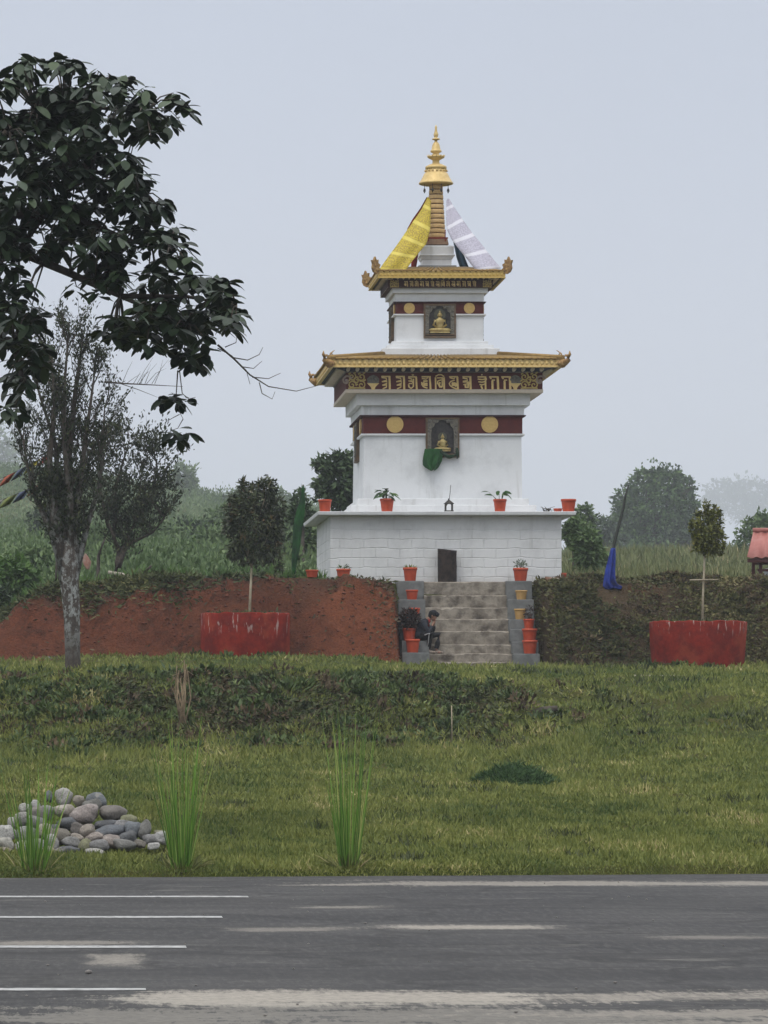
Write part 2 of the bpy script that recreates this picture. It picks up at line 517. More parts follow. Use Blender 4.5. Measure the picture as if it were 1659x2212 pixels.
# --- red planter paint with peeled runs
def planter_mat():
    m, t, p = new_mat('red_planter_paint')
    g = nd(t, 'ShaderNodeNewGeometry')
    f1, r1 = noise_fac(t, 2.2, 6, .65, g.outputs['Position'], .42, .62)
    f2, r2 = noise_fac(t, 9, 5, .7, g.outputs['Position'], .4, .62)
    mp = nd(t, 'ShaderNodeMapping'); mp.inputs['Scale'].default_value = (13, 13, 2.2)
    t.links.new(g.outputs['Position'], mp.inputs[0])
    f3, _ = noise_fac(t, 1.0, 4, .55, mp.outputs[0], .60, .66)
    f5, _ = noise_fac(t, 1.3, 5, .65, g.outputs['Position'], .5, .66)
    c = mixc(t, f1, (.23, .024, .014), (.14, .017, .012))
    c = mixc(t, mathn(t, 'MULTIPLY', f2, .35), c, (.09, .012, .011))
    c = mixc(t, mathn(t, 'MULTIPLY', f5, .75), c, (.27, .05, .026))
    f7, _ = noise_fac(t, 3.1, 5, .7, g.outputs['Position'], .66, .74)
    c = mixc(t, mathn(t, 'MULTIPLY', f7, .45), c, (.34, .20, .16))
    f8, _ = noise_fac(t, 1.6, 5, .7, g.outputs['Position'], .58, .72)
    c = mixc(t, mathn(t, 'MULTIPLY', f8, .6), c, (.06, .012, .010))
    sz = nd(t, 'ShaderNodeSeparateXYZ'); t.links.new(g.outputs['Position'], sz.inputs[0])
    rim = nd(t, 'ShaderNodeMapRange'); rim.inputs[1].default_value = 3.62; rim.inputs[2].default_value = 4.0
    t.links.new(sz.outputs[2], rim.inputs[0])
    c = mixc(t, mathn(t, 'MULTIPLY', mathn(t, 'MULTIPLY', f3, rim.outputs[0]), .8), c, (.40, .33, .30))
    t.links.new(c, p.inputs['Base Color'])
    p.inputs['Roughness'].default_value = .95; p.inputs['Specular IOR Level'].default_value = .08
    bump(t, p, r2, .6, .03)
    return m
PLANTER = planter_mat()

# --- river stones: colour per object
def stone_mat():
    m, t, p = new_mat('river_stone')
    oi = nd(t, 'ShaderNodeObjectInfo')
    tcn = nd(t, 'ShaderNodeTexCoord')
    ad = nd(t, 'ShaderNodeVectorMath', operation='ADD')
    t.links.new(tcn.outputs['Object'], ad.inputs[0]); t.links.new(oi.outputs['Location'], ad.inputs[1])
    f1, r1 = noise_fac(t, 9, 6, .65, ad.outputs[0], .4, .65)
    f2, r2 = noise_fac(t, 60, 3, .6, ad.outputs[0], .35, .7)
    dk = nd(t, 'ShaderNodeVectorMath', operation='SCALE'); dk.inputs['Scale'].default_value = .62
    t.links.new(oi.outputs['Color'], dk.inputs[0])
    c = mixc(t, mathn(t, 'MULTIPLY', f1, .8), oi.outputs['Color'], dk.outputs[0])
    c = mixc(t, mathn(t, 'MULTIPLY', f2, .45), c, (.10, .095, .085))
    f4, _ = noise_fac(t, 4, 3, .5, ad.outputs[0], .62, .68)
    c = mixc(t, mathn(t, 'MULTIPLY', f4, .4), c, (.5, .46, .4))
    t.links.new(c, p.inputs['Base Color'])
    p.inputs['Roughness'].default_value = .85
    bump(t, p, mathn(t, 'ADD', r1, mathn(t, 'MULTIPLY', r2, .4)), 1.0, .03)
    return m
STONE = stone_mat()

# ------------------------------------------------------------------ ground shape
def wave(X, Y, s, seed=0):
    a = seed * 1.7
    return (np.sin(X * s + 1.3 * np.sin(Y * s * .7 + a) + a) * np.cos(Y * s * .8 + 1.1 * np.sin(X * s * .6 - a)) +
            .5 * np.sin(X * s * 2.3 + Y * s * 1.9 + a * 2) * np.cos(Y * s * 2.1 - X * s * 1.2 + a))

def edge(X): return 44.0 + .15 * np.clip(X, -40, 40)

def warp(X): return 1.0 * np.sin(.55 * X + .6) + .65 * np.sin(1.37 * X + 2.0) + .3 * np.sin(3.1 * X)
def H(X, Y):
    X = np.asarray(X, float); Y = np.asarray(Y, float)
    Y0 = Y
    Y = Y + warp(X) * np.clip((Y - 70) / 9, 0, 1) * np.clip((98 - Y) / 10, 0, 1)
    zl = np.interp(Y, [44, 75, 77.5, 79.5, 81.5, 83.8, 85.8, 88, 100, 105], [.03, .84, .95, 1.12, 1.5, 2.08, 2.42, 2.58, 2.80, 2.93])
    zr = np.interp(Y, [44, 70, 77.5, 79, 84, 86, 95, 105], [.03, .84, 1.22, 1.42, 1.78, 2.05, 2.58, 2.93])
    s = smooth((X - 7.0) / 4.6)
    z = zl * (1 - s) + zr * s
    bank = smooth((Y - 78) / 3) * (1 - smooth((Y - 86) / 3))
    z = z + bank * (.09 * wave(X, Y, 1.9, 1) + .05 * wave(X, Y, 4.3, 2)) + .03 * wave(X, Y, .9, 3) * smooth((Y - 46) / 6)
    z = z + .22 * smooth((Y - 99) / 5) * (1 - smooth((X - 6.8) / 1.6)) * (1 - smooth((Y - 108) / 2))
    Y = Y0
    # mound that carries the shrine
    top = np.interp(X, [-7, -4.4, -2.7, -1.5, -.6, .6, 2.1, 4, 18, 30], [2.95, 3.1, 3.75, 4.33, 4.80, 4.97, 5.10, 5.14, 5.13, 5.2])
    carve = smooth((X - 8.15) / .3) * (1 - smooth((X - 11.95) / .3))
    toe = 106.5 + .25 * np.sin(X * .9 + 1) + .1 * np.sin(X * 2.7); cre = 109.0 + .15 * np.sin(X * 1.3)
    toe = toe * (1 - carve) + 108.6 * carve; cre = cre * (1 - carve) + 110.0 * carve
    m = np.clip((Y - toe) / (cre - toe), 0, 1)
    m = np.where(m < 1, m * (2 - m) * .75 + .25 * smooth(m), 1)
    z = z + m * (top - 2.93) * smooth((Y - 105.5) / 1.0) * (1 - 0)
    face = smooth((m - .02) / .2) * (1 - smooth((m - .88) / .12)) * (1 - carve)
    z = z + face * (.10 * wave(X, Y * .2, .9, 14) + .16 * wave(X, Y * .5, 2.4, 4) + .075 * wave(X, Y, 6.1, 5) + .05 * wave(X, Y, 13.0, 8))
    lump = smooth((Y - 108.7) / .4) * (1 - smooth((Y - 109.6) / .5)) * (1 - carve)
    z = z + lump * (.09 + .10 * wave(X, Y, 2.3, 6) + .05 * wave(X, Y, 5.9, 9)) * (1 - smooth((X - 5.6) / 1.2) * (1 - smooth((X - 12.3) / .8)))
    # hillside behind
    r = X / np.maximum(Y, 1)
    zbl = np.interp(Y, [118, 130, 180, 250, 350, 560, 900, 1300, 3900, 4600], [5.1, 5.4, 8.0, 11.6, 16.2, 26.5, 45, 48, 130, 90])
    zbr = np.interp(Y, [118, 130, 200, 300, 500, 900, 1000, 1300, 3900, 4600], [5.1, 5.35, 8.9, 12.9, 20.6, 35.7, 33.5, 40, 130, 90])
    k = smooth((r - .06) / .045)
    zb = zbl * (1 - k) + zbr * k + 7 * np.exp(-((X + 14) / 38) ** 2) * smooth((Y - 350) / 250)
    zb = zb + .25 * wave(X, Y, .12, 7) * smooth((Y - 125) / 40)
    b = smooth((Y - 117) / 16)
    z = z * (1 - b) + zb * b
    e = edge(X)
    z = np.where(Y < e, -.07, np.where(Y < e + .25, -.07 + (z + .07) * smooth((Y - e) / .25), z))
    return z
def Hs(x, y): return float(H(np.array([x]), np.array([y]))[0])

def axis_x():
    a = np.linspace(-8, 26, 341)
    hi = 26 + np.cumsum(np.geomspace(.2, 150, 54)); lo = -8 - np.cumsum(np.geomspace(.2, 150, 54))
    return np.concatenate([lo[::-1], a, hi])
def axis_y():
    return np.concatenate([[-180, -60, 0, 20, 36, 40], np.linspace(41.5, 104, 300), np.linspace(104.1, 111, 150), np.linspace(111.2, 128, 50), np.geomspace(129, 4700, 120)])
AX, AY = axis_x(), axis_y()
GX, GY = np.meshgrid(AX, AY)
GZ = H(GX, GY)

def soil_mask(X, Y):
    """bare red earth: the cut face of the mound left of the stairs, a patch at far left, a few scars"""
    face = smooth((Y - 105.4) / .7) * (1 - smooth((Y - 108.75) / .35))
    a = face * (1 - smooth((X - 8.35) / .3)) * smooth((X + 3.6) / .8)
    b = smooth((1 - np.hypot((X + 1.3) / 1.5, (Y - 104.9) / 1.6)) * 2.5)
    c = .45 * smooth((1 - np.hypot((X - 14.6) / 1.1, (Y - 108.6) / .9)) * 2) + .7 * smooth((1 - np.hypot((X - 18.3) / 1.4, (Y - 108.7) / 1.0)) * 2)
    return np.clip(a + b + c, 0, 1)
def litter_mask(X, Y):
    """brown bank with dead stalks, and the planted face right of the stairs"""
    Yw = Y + warp(X)
    bank = smooth((Yw - 79.3) / 1.8) * (1 - smooth((Yw - 84.8) / 1.8)) * (1 - smooth((X - 6.8) / 2.6)) * (.35 + .65 * smooth((X - .2) / 1.2))
    mnd = smooth((Y - 105.7) / 1.0) * (1 - smooth((Y - 109.3) / .5)) * smooth((X - 11.6) / .4)
    return np.clip(bank + mnd, 0, 1)

def ground_mat():
    m, t, p = new_mat('ground')
    g = nd(t, 'ShaderNodeNewGeometry'); P = g.outputs['Position']
    so = nd(t, 'ShaderNodeAttribute', attribute_name='soil').outputs['Fac']
    li = nd(t, 'ShaderNodeAttribute', attribute_name='litter').outputs['Fac']
    f1, r1 = noise_fac(t, .55, 6, .65, P, .38, .66)
    f2, r2 = noise_fac(t, 5, 6, .7, P, .35, .68)
    f3, r3 = noise_fac(t, 22, 4, .7, P, .3, .7)
    grass = mixc(t, f1, (.080, .105, .022), (.135, .125, .036))
    grass = mixc(t, mathn(t, 'MULTIPLY', f2, .6), grass, (.05, .055, .016))
    soil = mixc(t, f2, (.23, .074, .036), (.14, .048, .026))
    soil = mixc(t, mathn(t, 'MULTIPLY', f3, .6), soil, (.045, .022, .016))
    fc, _ = noise_fac(t, 2.3, 6, .75, P, .5, .62)
    soil = mixc(t, mathn(t, 'MULTIPLY', fc, .6), soil, (.06, .03, .02))
    soil = mixc(t, mathn(t, 'MULTIPLY', f1, .35), soil, (.23, .085, .042))
    fs_ = nd(t, 'ShaderNodeAttribute', attribute_name='fresh').outputs['Fac']
    soil = mixc(t, mathn(t, 'MULTIPLY', fs_, .65), soil, mixc(t, f3, (.32, .105, .048), (.20, .068, .034)))
    ts = nd(t, 'ShaderNodeAttribute', attribute_name='topsoil').outputs['Fac']
    soil = mixc(t, mathn(t, 'MULTIPLY', ts, .75), soil, mixc(t, f3, (.115, .062, .038), (.065, .042, .027)))
    lit = mixc(t, f2, (.085, .058, .036), (.055, .05, .022))
    lit = mixc(t, f3, lit, (.13, .09, .055))
    sm = nd(t, 'ShaderNodeMapRange'); sm.interpolation_type = 'SMOOTHSTEP'
    sm.inputs[1].default_value = .42; sm.inputs[2].default_value = .6
    t.links.new(mathn(t, 'ADD', so, mathn(t, 'MULTIPLY', mathn(t, 'SUBTRACT', r2, .5), .8)), sm.inputs[0])
    lm = nd(t, 'ShaderNodeMapRange'); lm.interpolation_type = 'SMOOTHSTEP'
    lm.inputs[1].default_value = .35; lm.inputs[2].default_value = .62
    t.links.new(mathn(t, 'ADD', li, mathn(t, 'MULTIPLY', mathn(t, 'SUBTRACT', r2, .5), .7)), lm.inputs[0])
    c = mixc(t, lm.outputs[0], grass, lit)
    c = mixc(t, sm.outputs[0], c, soil)
    t.links.new(c, p.inputs['Base Color'])
    p.inputs['Roughness'].default_value = .97; p.inputs['Specular IOR Level'].default_value = .1
    rb = noise_fac(t, 2.2, 6, .7, P)[1]
    bump(t, p, mathn(t, 'ADD', mathn(t, 'ADD', r2, mathn(t, 'MULTIPLY', rb, 1.5)), mathn(t, 'MULTIPLY', r3, .5)), 1.0, .16)
    return m
nX, nY = len(AX), len(AY)
idx = np.arange(nX * nY).reshape(nY, nX)
Fg = np.stack([idx[:-1, :-1], idx[:-1, 1:], idx[1:, 1:], idx[1:, :-1]], -1).reshape(-1, 4)
gr = np_mesh('ground', np.stack([GX, GY, GZ], -1).reshape(-1, 3), Fg, ground_mat(), smooth_shade=True)
def topsoil_mask(X, Y):
    return smooth((Y + .45 * wave(X, Y, 1.1, 71) - 107.75) / .75) * (1 - smooth((X - 8.6) / .3)) * (1 - smooth((Y - 112) / 2))
for nm, fn in (('soil', soil_mask), ('litter', litter_mask), ('topsoil', topsoil_mask), ('fresh', lambda X, Y: smooth((X + .5 * wave(X, Y, 1.4, 75) - 5.5) / .9) * (1 - smooth((Y - 107.9) / .7)) * (1 - smooth((X - 8.6) / .3)))):
    a = gr.data.attributes.new(nm, 'FLOAT', 'POINT')
    a.data.foreach_set('value', fn(GX, GY).ravel().astype(np.float32))
tag(gr, kind='structure')

# ------------------------------------------------------------------ road
def road_mat():
    m, t, p = new_mat('worn_asphalt')
    g = nd(t, 'ShaderNodeNewGeometry'); P = g.outputs['Position']
    s = nd(t, 'ShaderNodeSeparateXYZ'); t.links.new(P, s.inputs[0])
    x, y = s.outputs[0], s.outputs[1]
    f1, r1 = noise_fac(t, .35, 5, .6, P, .35, .68)
    f2, r2 = noise_fac(t, 14, 5, .75, P, .38, .66)
    mpa = nd(t, 'ShaderNodeMapping'); mpa.inputs['Scale'].default_value = (19, 2.6, 1); t.links.new(P, mpa.inputs[0])
    f3, r3 = noise_fac(t, 1.0, 4, .75, mpa.outputs[0], .45, .66)
    mpb = nd(t, 'ShaderNodeMapping'); mpb.inputs['Scale'].default_value = (.35, 2.4, 1); t.links.new(P, mpb.inputs[0])
    f6, r6 = noise_fac(t, 1.0, 6, .7, mpb.outputs[0], .42, .68)
    c = mixc(t, f1, (.043, .042, .041), (.080, .077, .073))
    c = mixc(t, mathn(t, 'MULTIPLY', f2, .55), c, (.032, .032, .034))
    c = mixc(t, mathn(t, 'MULTIPLY', f6, .6), c, (.036, .036, .038))
    c = mixc(t, mathn(t, 'MULTIPLY', f3, .26), c, (.15, .145, .135))
    vo = nd(t, 'ShaderNodeTexVoronoi'); vo.feature = 'DISTANCE_TO_EDGE'; vo.inputs['Scale'].default_value = .42
    dst = nd(t, 'ShaderNodeVectorMath', operation='ADD')
    nv = nd(t, 'ShaderNodeTexNoise'); nv.inputs['Scale'].default_value = 1.2; nv.inputs['Detail'].default_value = 4; t.links.new(P, nv.inputs['Vector'])
    t.links.new(P, dst.inputs[0]); t.links.new(nv.outputs['Color'], dst.inputs[1]); t.links.new(dst.outputs[0], vo.inputs['Vector'])
    ck = nd(t, 'ShaderNodeMapRange'); ck.inputs[1].default_value = .035; ck.inputs[2].default_value = .0
    t.links.new(vo.outputs['Distance'], ck.inputs[0])
    c = mixc(t, mathn(t, 'MULTIPLY', ck.outputs[0], .55), c, (.022, .021, .02))
    mpt = nd(t, 'ShaderNodeMapping'); mpt.inputs['Scale'].default_value = (.05, .9, 1); t.links.new(P, mpt.inputs[0])
    f9, _ = noise_fac(t, 1.0, 3, .5, mpt.outputs[0], .45, .6)
    c = mixc(t, mathn(t, 'MULTIPLY', f9, .45), c, (.034, .033, .033))
    # thin dusty veils
    mp = nd(t, 'ShaderNodeMapping'); mp.inputs['Scale'].default_value = (.55, 1.0, 1)
    t.links.new(P, mp.inputs[0])
    f4, r4 = noise_fac(t, 1.1, 7, .72, mp.outputs[0], .575, .70)
    c = mixc(t, mathn(t, 'MULTIPLY', f4, .5), c, (.21, .20, .18))
    def patch(c, x0, x1, y0, y1, sx_, sy_, amt, col, rag=1.0):
        def side(v, a, b, soft):
            dlt = mathn(t, 'SUBTRACT', mathn(t, 'ABSOLUTE', mathn(t, 'SUBTRACT', v, (a + b) / 2)), (b - a) / 2)
            mr = nd(t, 'ShaderNodeMapRange'); mr.interpolation_type = 'SMOOTHSTEP'
            mr.inputs[1].default_value = soft * .7; mr.inputs[2].default_value = -soft * .9
            t.links.new(mathn(t, 'ADD', dlt, mathn(t, 'MULTIPLY', mathn(t, 'ADD', mathn(t, 'SUBTRACT', r4, .5), mathn(t, 'MULTIPLY', mathn(t, 'SUBTRACT', r3, .5), .5)), soft * 5.5 * rag)), mr.inputs[0])
            return mr.outputs[0]
        k = mathn(t, 'MULTIPLY', side(x, x0, x1, sx_), side(y, y0, y1, sy_))
        k = mathn(t, 'MULTIPLY', k, mathn(t, 'ADD', mathn(t, 'MULTIPLY', mathn(t, 'SUBTRACT', 1.0, f2), .4), .6))
        return mixc(t, mathn(t, 'MULTIPLY', k, amt), c, col)
    sand = (.40, .365, .31)
    c = patch(c, .45, 2.72, 24.25, 25.5, .2, .32, .85, sand, 1.3)
    c = patch(c, 2.5, 4.6, 24.6, 25.2, .4, .35, .5, sand)
    c = patch(c, -.4, 4.6, 22.0, 24.1, .6, .45, .5, (.30, .28, .24), 3.5)
    c = patch(c, 3.4, 6.0, 22.6, 24.6, .6, .45, .5, (.30, .27, .23), 4.5)
    c = patch(c, 2.9, 8.0, 41.9, 43.1, .9, .5, .6, sand, 1.4)
    c = patch(c, 2.55, 3.75, 33.0, 33.7, .25, .25, .75, sand)
    c = patch(c, 1.35, 2.1, 32.7, 33.3, .3, .25, .4, sand)
    c = patch(c, .15, .45, 28.2, 29.4, .1, .5, .55, sand)
    c = patch(c, -.6, .5, 30.7, 31.4, .35, .3, .5, sand)
    c = patch(c, 4.4, 5.4, 31.6, 32.1, .4, .25, .35, sand)
    c = patch(c, 2.0, 2.7, 36.7, 37.3, .2, .2, .45, sand)
    t.links.new(c, p.inputs['Base Color'])
    p.inputs['Roughness'].default_value = .9; p.inputs['Specular IOR Level'].default_value = .25
    bump(t, p, mathn(t, 'ADD', r2, r3), .35, .01)
    return m
mb = MB()
xs = [-60, -20, -5, 0, 5, 10, 20, 60]
for a, b in zip(xs[:-1], xs[1:]):
    mb.add([(a, -60, 0), (b, -60, 0), (b, float(edge(b)) + .02, 0), (a, float(edge(a)) + .02, 0)], [(0, 1, 2, 3)])
mb.build('road', road_mat(), kind='structure')
rsg = random.Random(90)
b = MB()
for k in range(60):
    yy = rsg.uniform(23, 43.5); xx = rsg.uniform(-.6, 8) * yy / 44
    r_ = rsg.uniform(.004, .011) * (2.5 if k == 0 else 1)
    b.ball((xx, yy, .004 + r_ * .4), r_, 6, rsg.uniform(.8, 1.5), 1, .7)
b.build('road_grit', M('grit', (.30, .28, .25), (.16, .15, .14), 9, .9), kind='stuff')
# painted lines, slightly worn
PAINT = M('worn_white_paint', (.46, .46, .45), (.30, .30, .29), 14, .8, .1, c3=(.12, .12, .12), s3=7, fac3=.8)
for px, py in ((536, 1937.5), (480, 1981.5), (402, 2046), (315, 2138)):
    d = EYE * F / (py - YV)
    w = .15 if py < 2100 else .11
    x1 = X_at(px, d)
    mb = MB()
    n = 40
    up, lo = [], []
    for i in range(n + 1):
        x = -7 + (x1 + 7) * i / n
        up.append((x, d + w + random.uniform(-.02, .02) + .004 * x, .004)); lo.append((x, d - w + random.uniform(-.02, .02) + .004 * x, .004))
    mb.add(lo + up, [(i, i + 1, n + 2 + i, n + 1 + i) for i in range(n)])
    mb.build('road_markings', PAINT, kind='structure')

# ================================================================== the shrine tower
CX, CY = 9.70, 113.2
def tz(py, h): return Z_at(py, CY - h)
def hw(wpx): return wpx * CY / (F + wpx)          # half width of a square tier from its half width in the picture

ST = empty('stupa', (CX, CY, 5.1), 'tall white shrine tower with two gold roofs and a ringed gold spire', 'shrine')

def four(mb, ks=(1, 2, 3)):
    """repeat what was built for the front face on the other faces"""
    v0, f0, s0 = list(mb.v), list(mb.f), list(mb.sm)
    for k in ks:
        c, s = [(1, 0), (0, 1), (-1, 0), (0, -1)][k]
        n = len(mb.v)
        mb.v += [(CX + (x - CX) * c + (y - CY) * s, CY - (x - CX) * s + (y - CY) * c, z) for x, y, z in v0]
        mb.f += [tuple(i + n for i in f) for f in f0]
        mb.sm += s0
    return mb
def side_builds(b, name, mat, parent, ks=(0, 1, 2, 3), kind=None):
    """the front-face mesh, then one object for each of the other faces"""
    out = []
    for k in ks:
        c_, s_ = [(1, 0), (0, 1), (-1, 0), (0, -1)][k]
        m_ = MB(); m_.v = [(CX + (x - CX) * c_ + (y - CY) * s_, CY - (x - CX) * s_ + (y - CY) * c_, z) for x, y, z in b.v]; m_.f = list(b.f); m_.sm = list(b.sm)
        out.append(m_.build(name, mat, parent[k] if isinstance(parent, list) else parent, kind=kind))
    return out
def disc(mb, x, y, z, r, th, n=32):
    pts = [(x + r * math.cos(2 * math.pi * i / n), z + r * math.sin(2 * math.pi * i / n)) for i in range(n)]
    mb.prism(pts, y - th, y + .02)

zs0, zs1 = tz(1112.3, 3.33), tz(1104.6, 3.33)
MB().sq(CX, CY, 2.985, 4.8, 2.98, zs0 + .004).build('plinth', WHITE_COURSE, ST, bevel=.02)
MB().sq(CX, CY, 3.31, zs0, 3.33, zs1).build('slab', WHITE_TRIM, ST, bevel=.012)
b = MB()
za, zb_ = tz(1091, 2.4), tz(1077, 2.22)
b.sq(CX, CY, 2.40, zs1 - .01, 2.40, za); b.sq(CX, CY, 2.22, za - .01, 2.22, zb_)
b.build('step', WHITE_TRIM, ST, bevel=.015)
zc0, zc1, zc2, zc3 = tz(897, 2.05), tz(876, 2.1), tz(850, 2.24), tz(842, 2.54)
MB().sq(CX, CY, 2.065, zb_ - .01, 2.04, zc0).build('wall', WHITE, ST, bevel=.012)
b = MB(); b.sq(CX, CY, 2.10, zc0 - .005, 2.12, zc1); b.sq(CX, CY, 2.25, zc1 - .004, 2.25, zc2)
b.build('cornice', WHITE_TRIM, ST, bevel=.012)
zb0, zb1 = tz(937, 2.06), tz(900, 2.06)
BAND = MB().sq(CX, CY, 2.068, zb0, 2.066, zb1).build('band', MAROON, ST)
b = MB(); b.sq(CX, CY, 2.14, zb1, 2.16, zb1 + .035)
b.build('moulding', MAROON_DK, ST)
def gap_moulding(h, z0, z1, xc, hwid, mat):
    b = MB()
    b.box(CX - h - .07, xc - hwid, CY - h - .065, CY - h + .01, z0, z1); b.box(xc + hwid, CX + h + .0, CY - h - .065, CY - h + .01, z0, z1)
    for i in (0, 8):
        c = MB(); c.v = b.v[i:i + 8]; c.f = [tuple(j - (0 if i == 0 else 8) for j in f) for f in (b.f[:6] if i == 0 else b.f[6:])]; c.sm = [False] * 6
        side_builds(c, 'moulding', mat, ST)
gap_moulding(2.06, zb0 - .045, zb0, X_at(956, 111.1), 36.3 * 111.1 / F, WHITE_TRIM)
def medallions(h, xs, z, r, par):
    for x in xs:
        b = MB(); disc(b, x, CY - h, z, r, .03); disc(b, x, CY - h, z, r * .86, .036)
        side_builds(b, 'medallion', MEDAL, par)
medallions(2.068, [X_at(853.5, 111.1), X_at(1058, 111.1)], tz(916.8, 2.068), 18.1 * 111.1 / F, BAND)

# --- lower frieze and roof
zf1 = tz(803, 2.54)
zfb = tz(842, 2.54)
FRZ = MB().sq(CX, CY, 2.54, zfb, 2.54, zf1).build('frieze', MAROON, ST)
b = MB(); b.sq(CX, CY, 2.553, zc2 - .003, 2.553, zfb + .012)
b.build('soffit_strip', TAN if False else M('warm_white_strip', (.60, .52, .42), (.54, .47, .38), 10), ST)
MB().ring(CX, CY, 2.556, 2.5, zf1 - .028, zf1 + .004).build('moulding', M('dusty_rail', (.22, .19, .17), (.16, .14, .13), 12), ST)
zE0, zE1 = tz(793, 2.98), tz(777, 2.98)
MB().sq(CX, CY, 2.57, zf1 + .004, 2.90, zE0 + .05).build('soffit', NAVY, ST)
def rafters(n_, hx, y0, y1, z0, z1, r_, par):
    al = MB()
    for i in range(n_):
        x = CX - hx + 2 * hx * i / (n_ - 1)
        b = MB(); b.tube([(x, CY - y0, z0), (x, CY - y1, z1)], r_, 10); b.build('rafter_end', RAFT, par)
        al.add(b.v, b.f)
    side_builds(al, 'rafter_ends', RAFT, par, (1, 2, 3), 'stuff')
RAFT = (M('rafter_end_paint', (.72, .64, .52), (.62, .55, .43), 15))
b = MB()
b.ring(CX, CY, 2.98, 2.90, zE0, zE1)
c = MB()
for i in range(46):
    x = CX - 2.86 + 5.72 * i / 45
    c.ball((x, CY - 2.98, (zE0 + zE1) / 2 + .01), .052, 8, 1, .5, 1.0)
four(c)
b.add(c.v, c.f); b.sm[-len(c.f):] = c.sm
c = MB(); c.box(CX - 2.985, CX + 2.985, CY - 3.0, CY - 2.978, zE0 - .004, zE0 + .03); c.box(CX - 2.985, CX + 2.985, CY - 2.997, CY - 2.978, zE1 - .03, zE1 + .004)
four(c); b.add(c.v, c.f)
b.build('fascia', GOLD_PALE, ST)
zT = tz(768.5, 1.53)
b = MB(); b.sq(CX, CY, 3.01, zE1 + .003, 1.52, zT)
c = MB()
for i in range(37):
    t = -1 + 2 * i / 36
    x0, x1 = CX + t * 3.0, CX + t * 1.52
    c.tube([(x0, CY - 3.05, zE1 + .022), (x1, CY - 1.5, zT + .01)], .035, 8)
four(c); b.add(c.v, c.f); b.sm[-len(c.f):] = c.sm
for sx_, sy_ in ((-1, -1), (1, -1), (1, 1), (-1, 1)):
    b.tube([(CX + sx_ * 3.02, CY + sy_ * 3.02, zE1 + .05), (CX + sx_ * 1.5, CY + sy_ * 1.5, zT + .05)], .07, 8)
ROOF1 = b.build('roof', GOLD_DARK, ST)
rafters(22, 2.5, 2.5, 2.80, zf1 + .045, zf1 + .055, .052, ROOF1)

def frame3(o, u, v, n, poly, th, mb):
    """extrude outline poly (a, b) in the plane u, v about point o by +-th/2 along n"""
    k = len(poly)
    vs = [o + u * a + v * b_ - n * th / 2 for a, b_ in poly] + [o + u * a + v * b_ + n * th / 2 for a, b_ in poly]
    fs = [tuple(range(k)), tuple(range(2 * k - 1, k - 1, -1))] + [(i, k + i, k + (i + 1) % k, (i + 1) % k) for i in range(k)]
    mb.add(vs, fs)
Zv = Vector((0, 0, 1))
for sx_, sy_ in ((-1, -1), (1, -1), (1, 1), (-1, 1)):
    u = Vector((sx_, sy_, 0)).normalized(); nn = u.cross(Zv)
    o = Vector((CX + sx_ * 2.96, CY + sy_ * 2.96, (zE0 + zE1) / 2))
    b = MB()
    b.ball(o + u * .06, .115, 12, 1, 1, 1.05)
    b.tube([o + u * .02 + Zv * .04, o + u * .16 + Zv * .02, o + u * .25 + Zv * .08, o + u * .24 + Zv * .19, o + u * .15 + Zv * .2], [.08, .085, .07, .05, .03], 8)
    b.tube([o + u * .24 + Zv * .15, o + u * .30 + Zv * .22, o + u * .29 + Zv * .31], [.045, .04, .008], 7)
    b.tube([o - u * .10 + Zv * .1, o - u * .05 + Zv * .24, o + u * .02 + Zv * .29], [.03, .018, .004], 6)
    b.tube([o + u * .06 + Zv * .1, o + u * .02 + Zv * .25, o - u * .10 + Zv * .33, o - u * .16 + Zv * .35], [.03, .02, .012, .003], 6)
    b.ball(o + nn * .09 + u * .03, .06, 8); b.ball(o - nn * .09 + u * .03, .06, 8)
    b.build('corner_ornament', M('corner_gilt', (.40, .25, .09), (.25, .14, .06), 14, .5, .3, metal=.3) if 'corner_gilt' not in bpy.data.materials else bpy.data.materials['corner_gilt'], ROOF1)

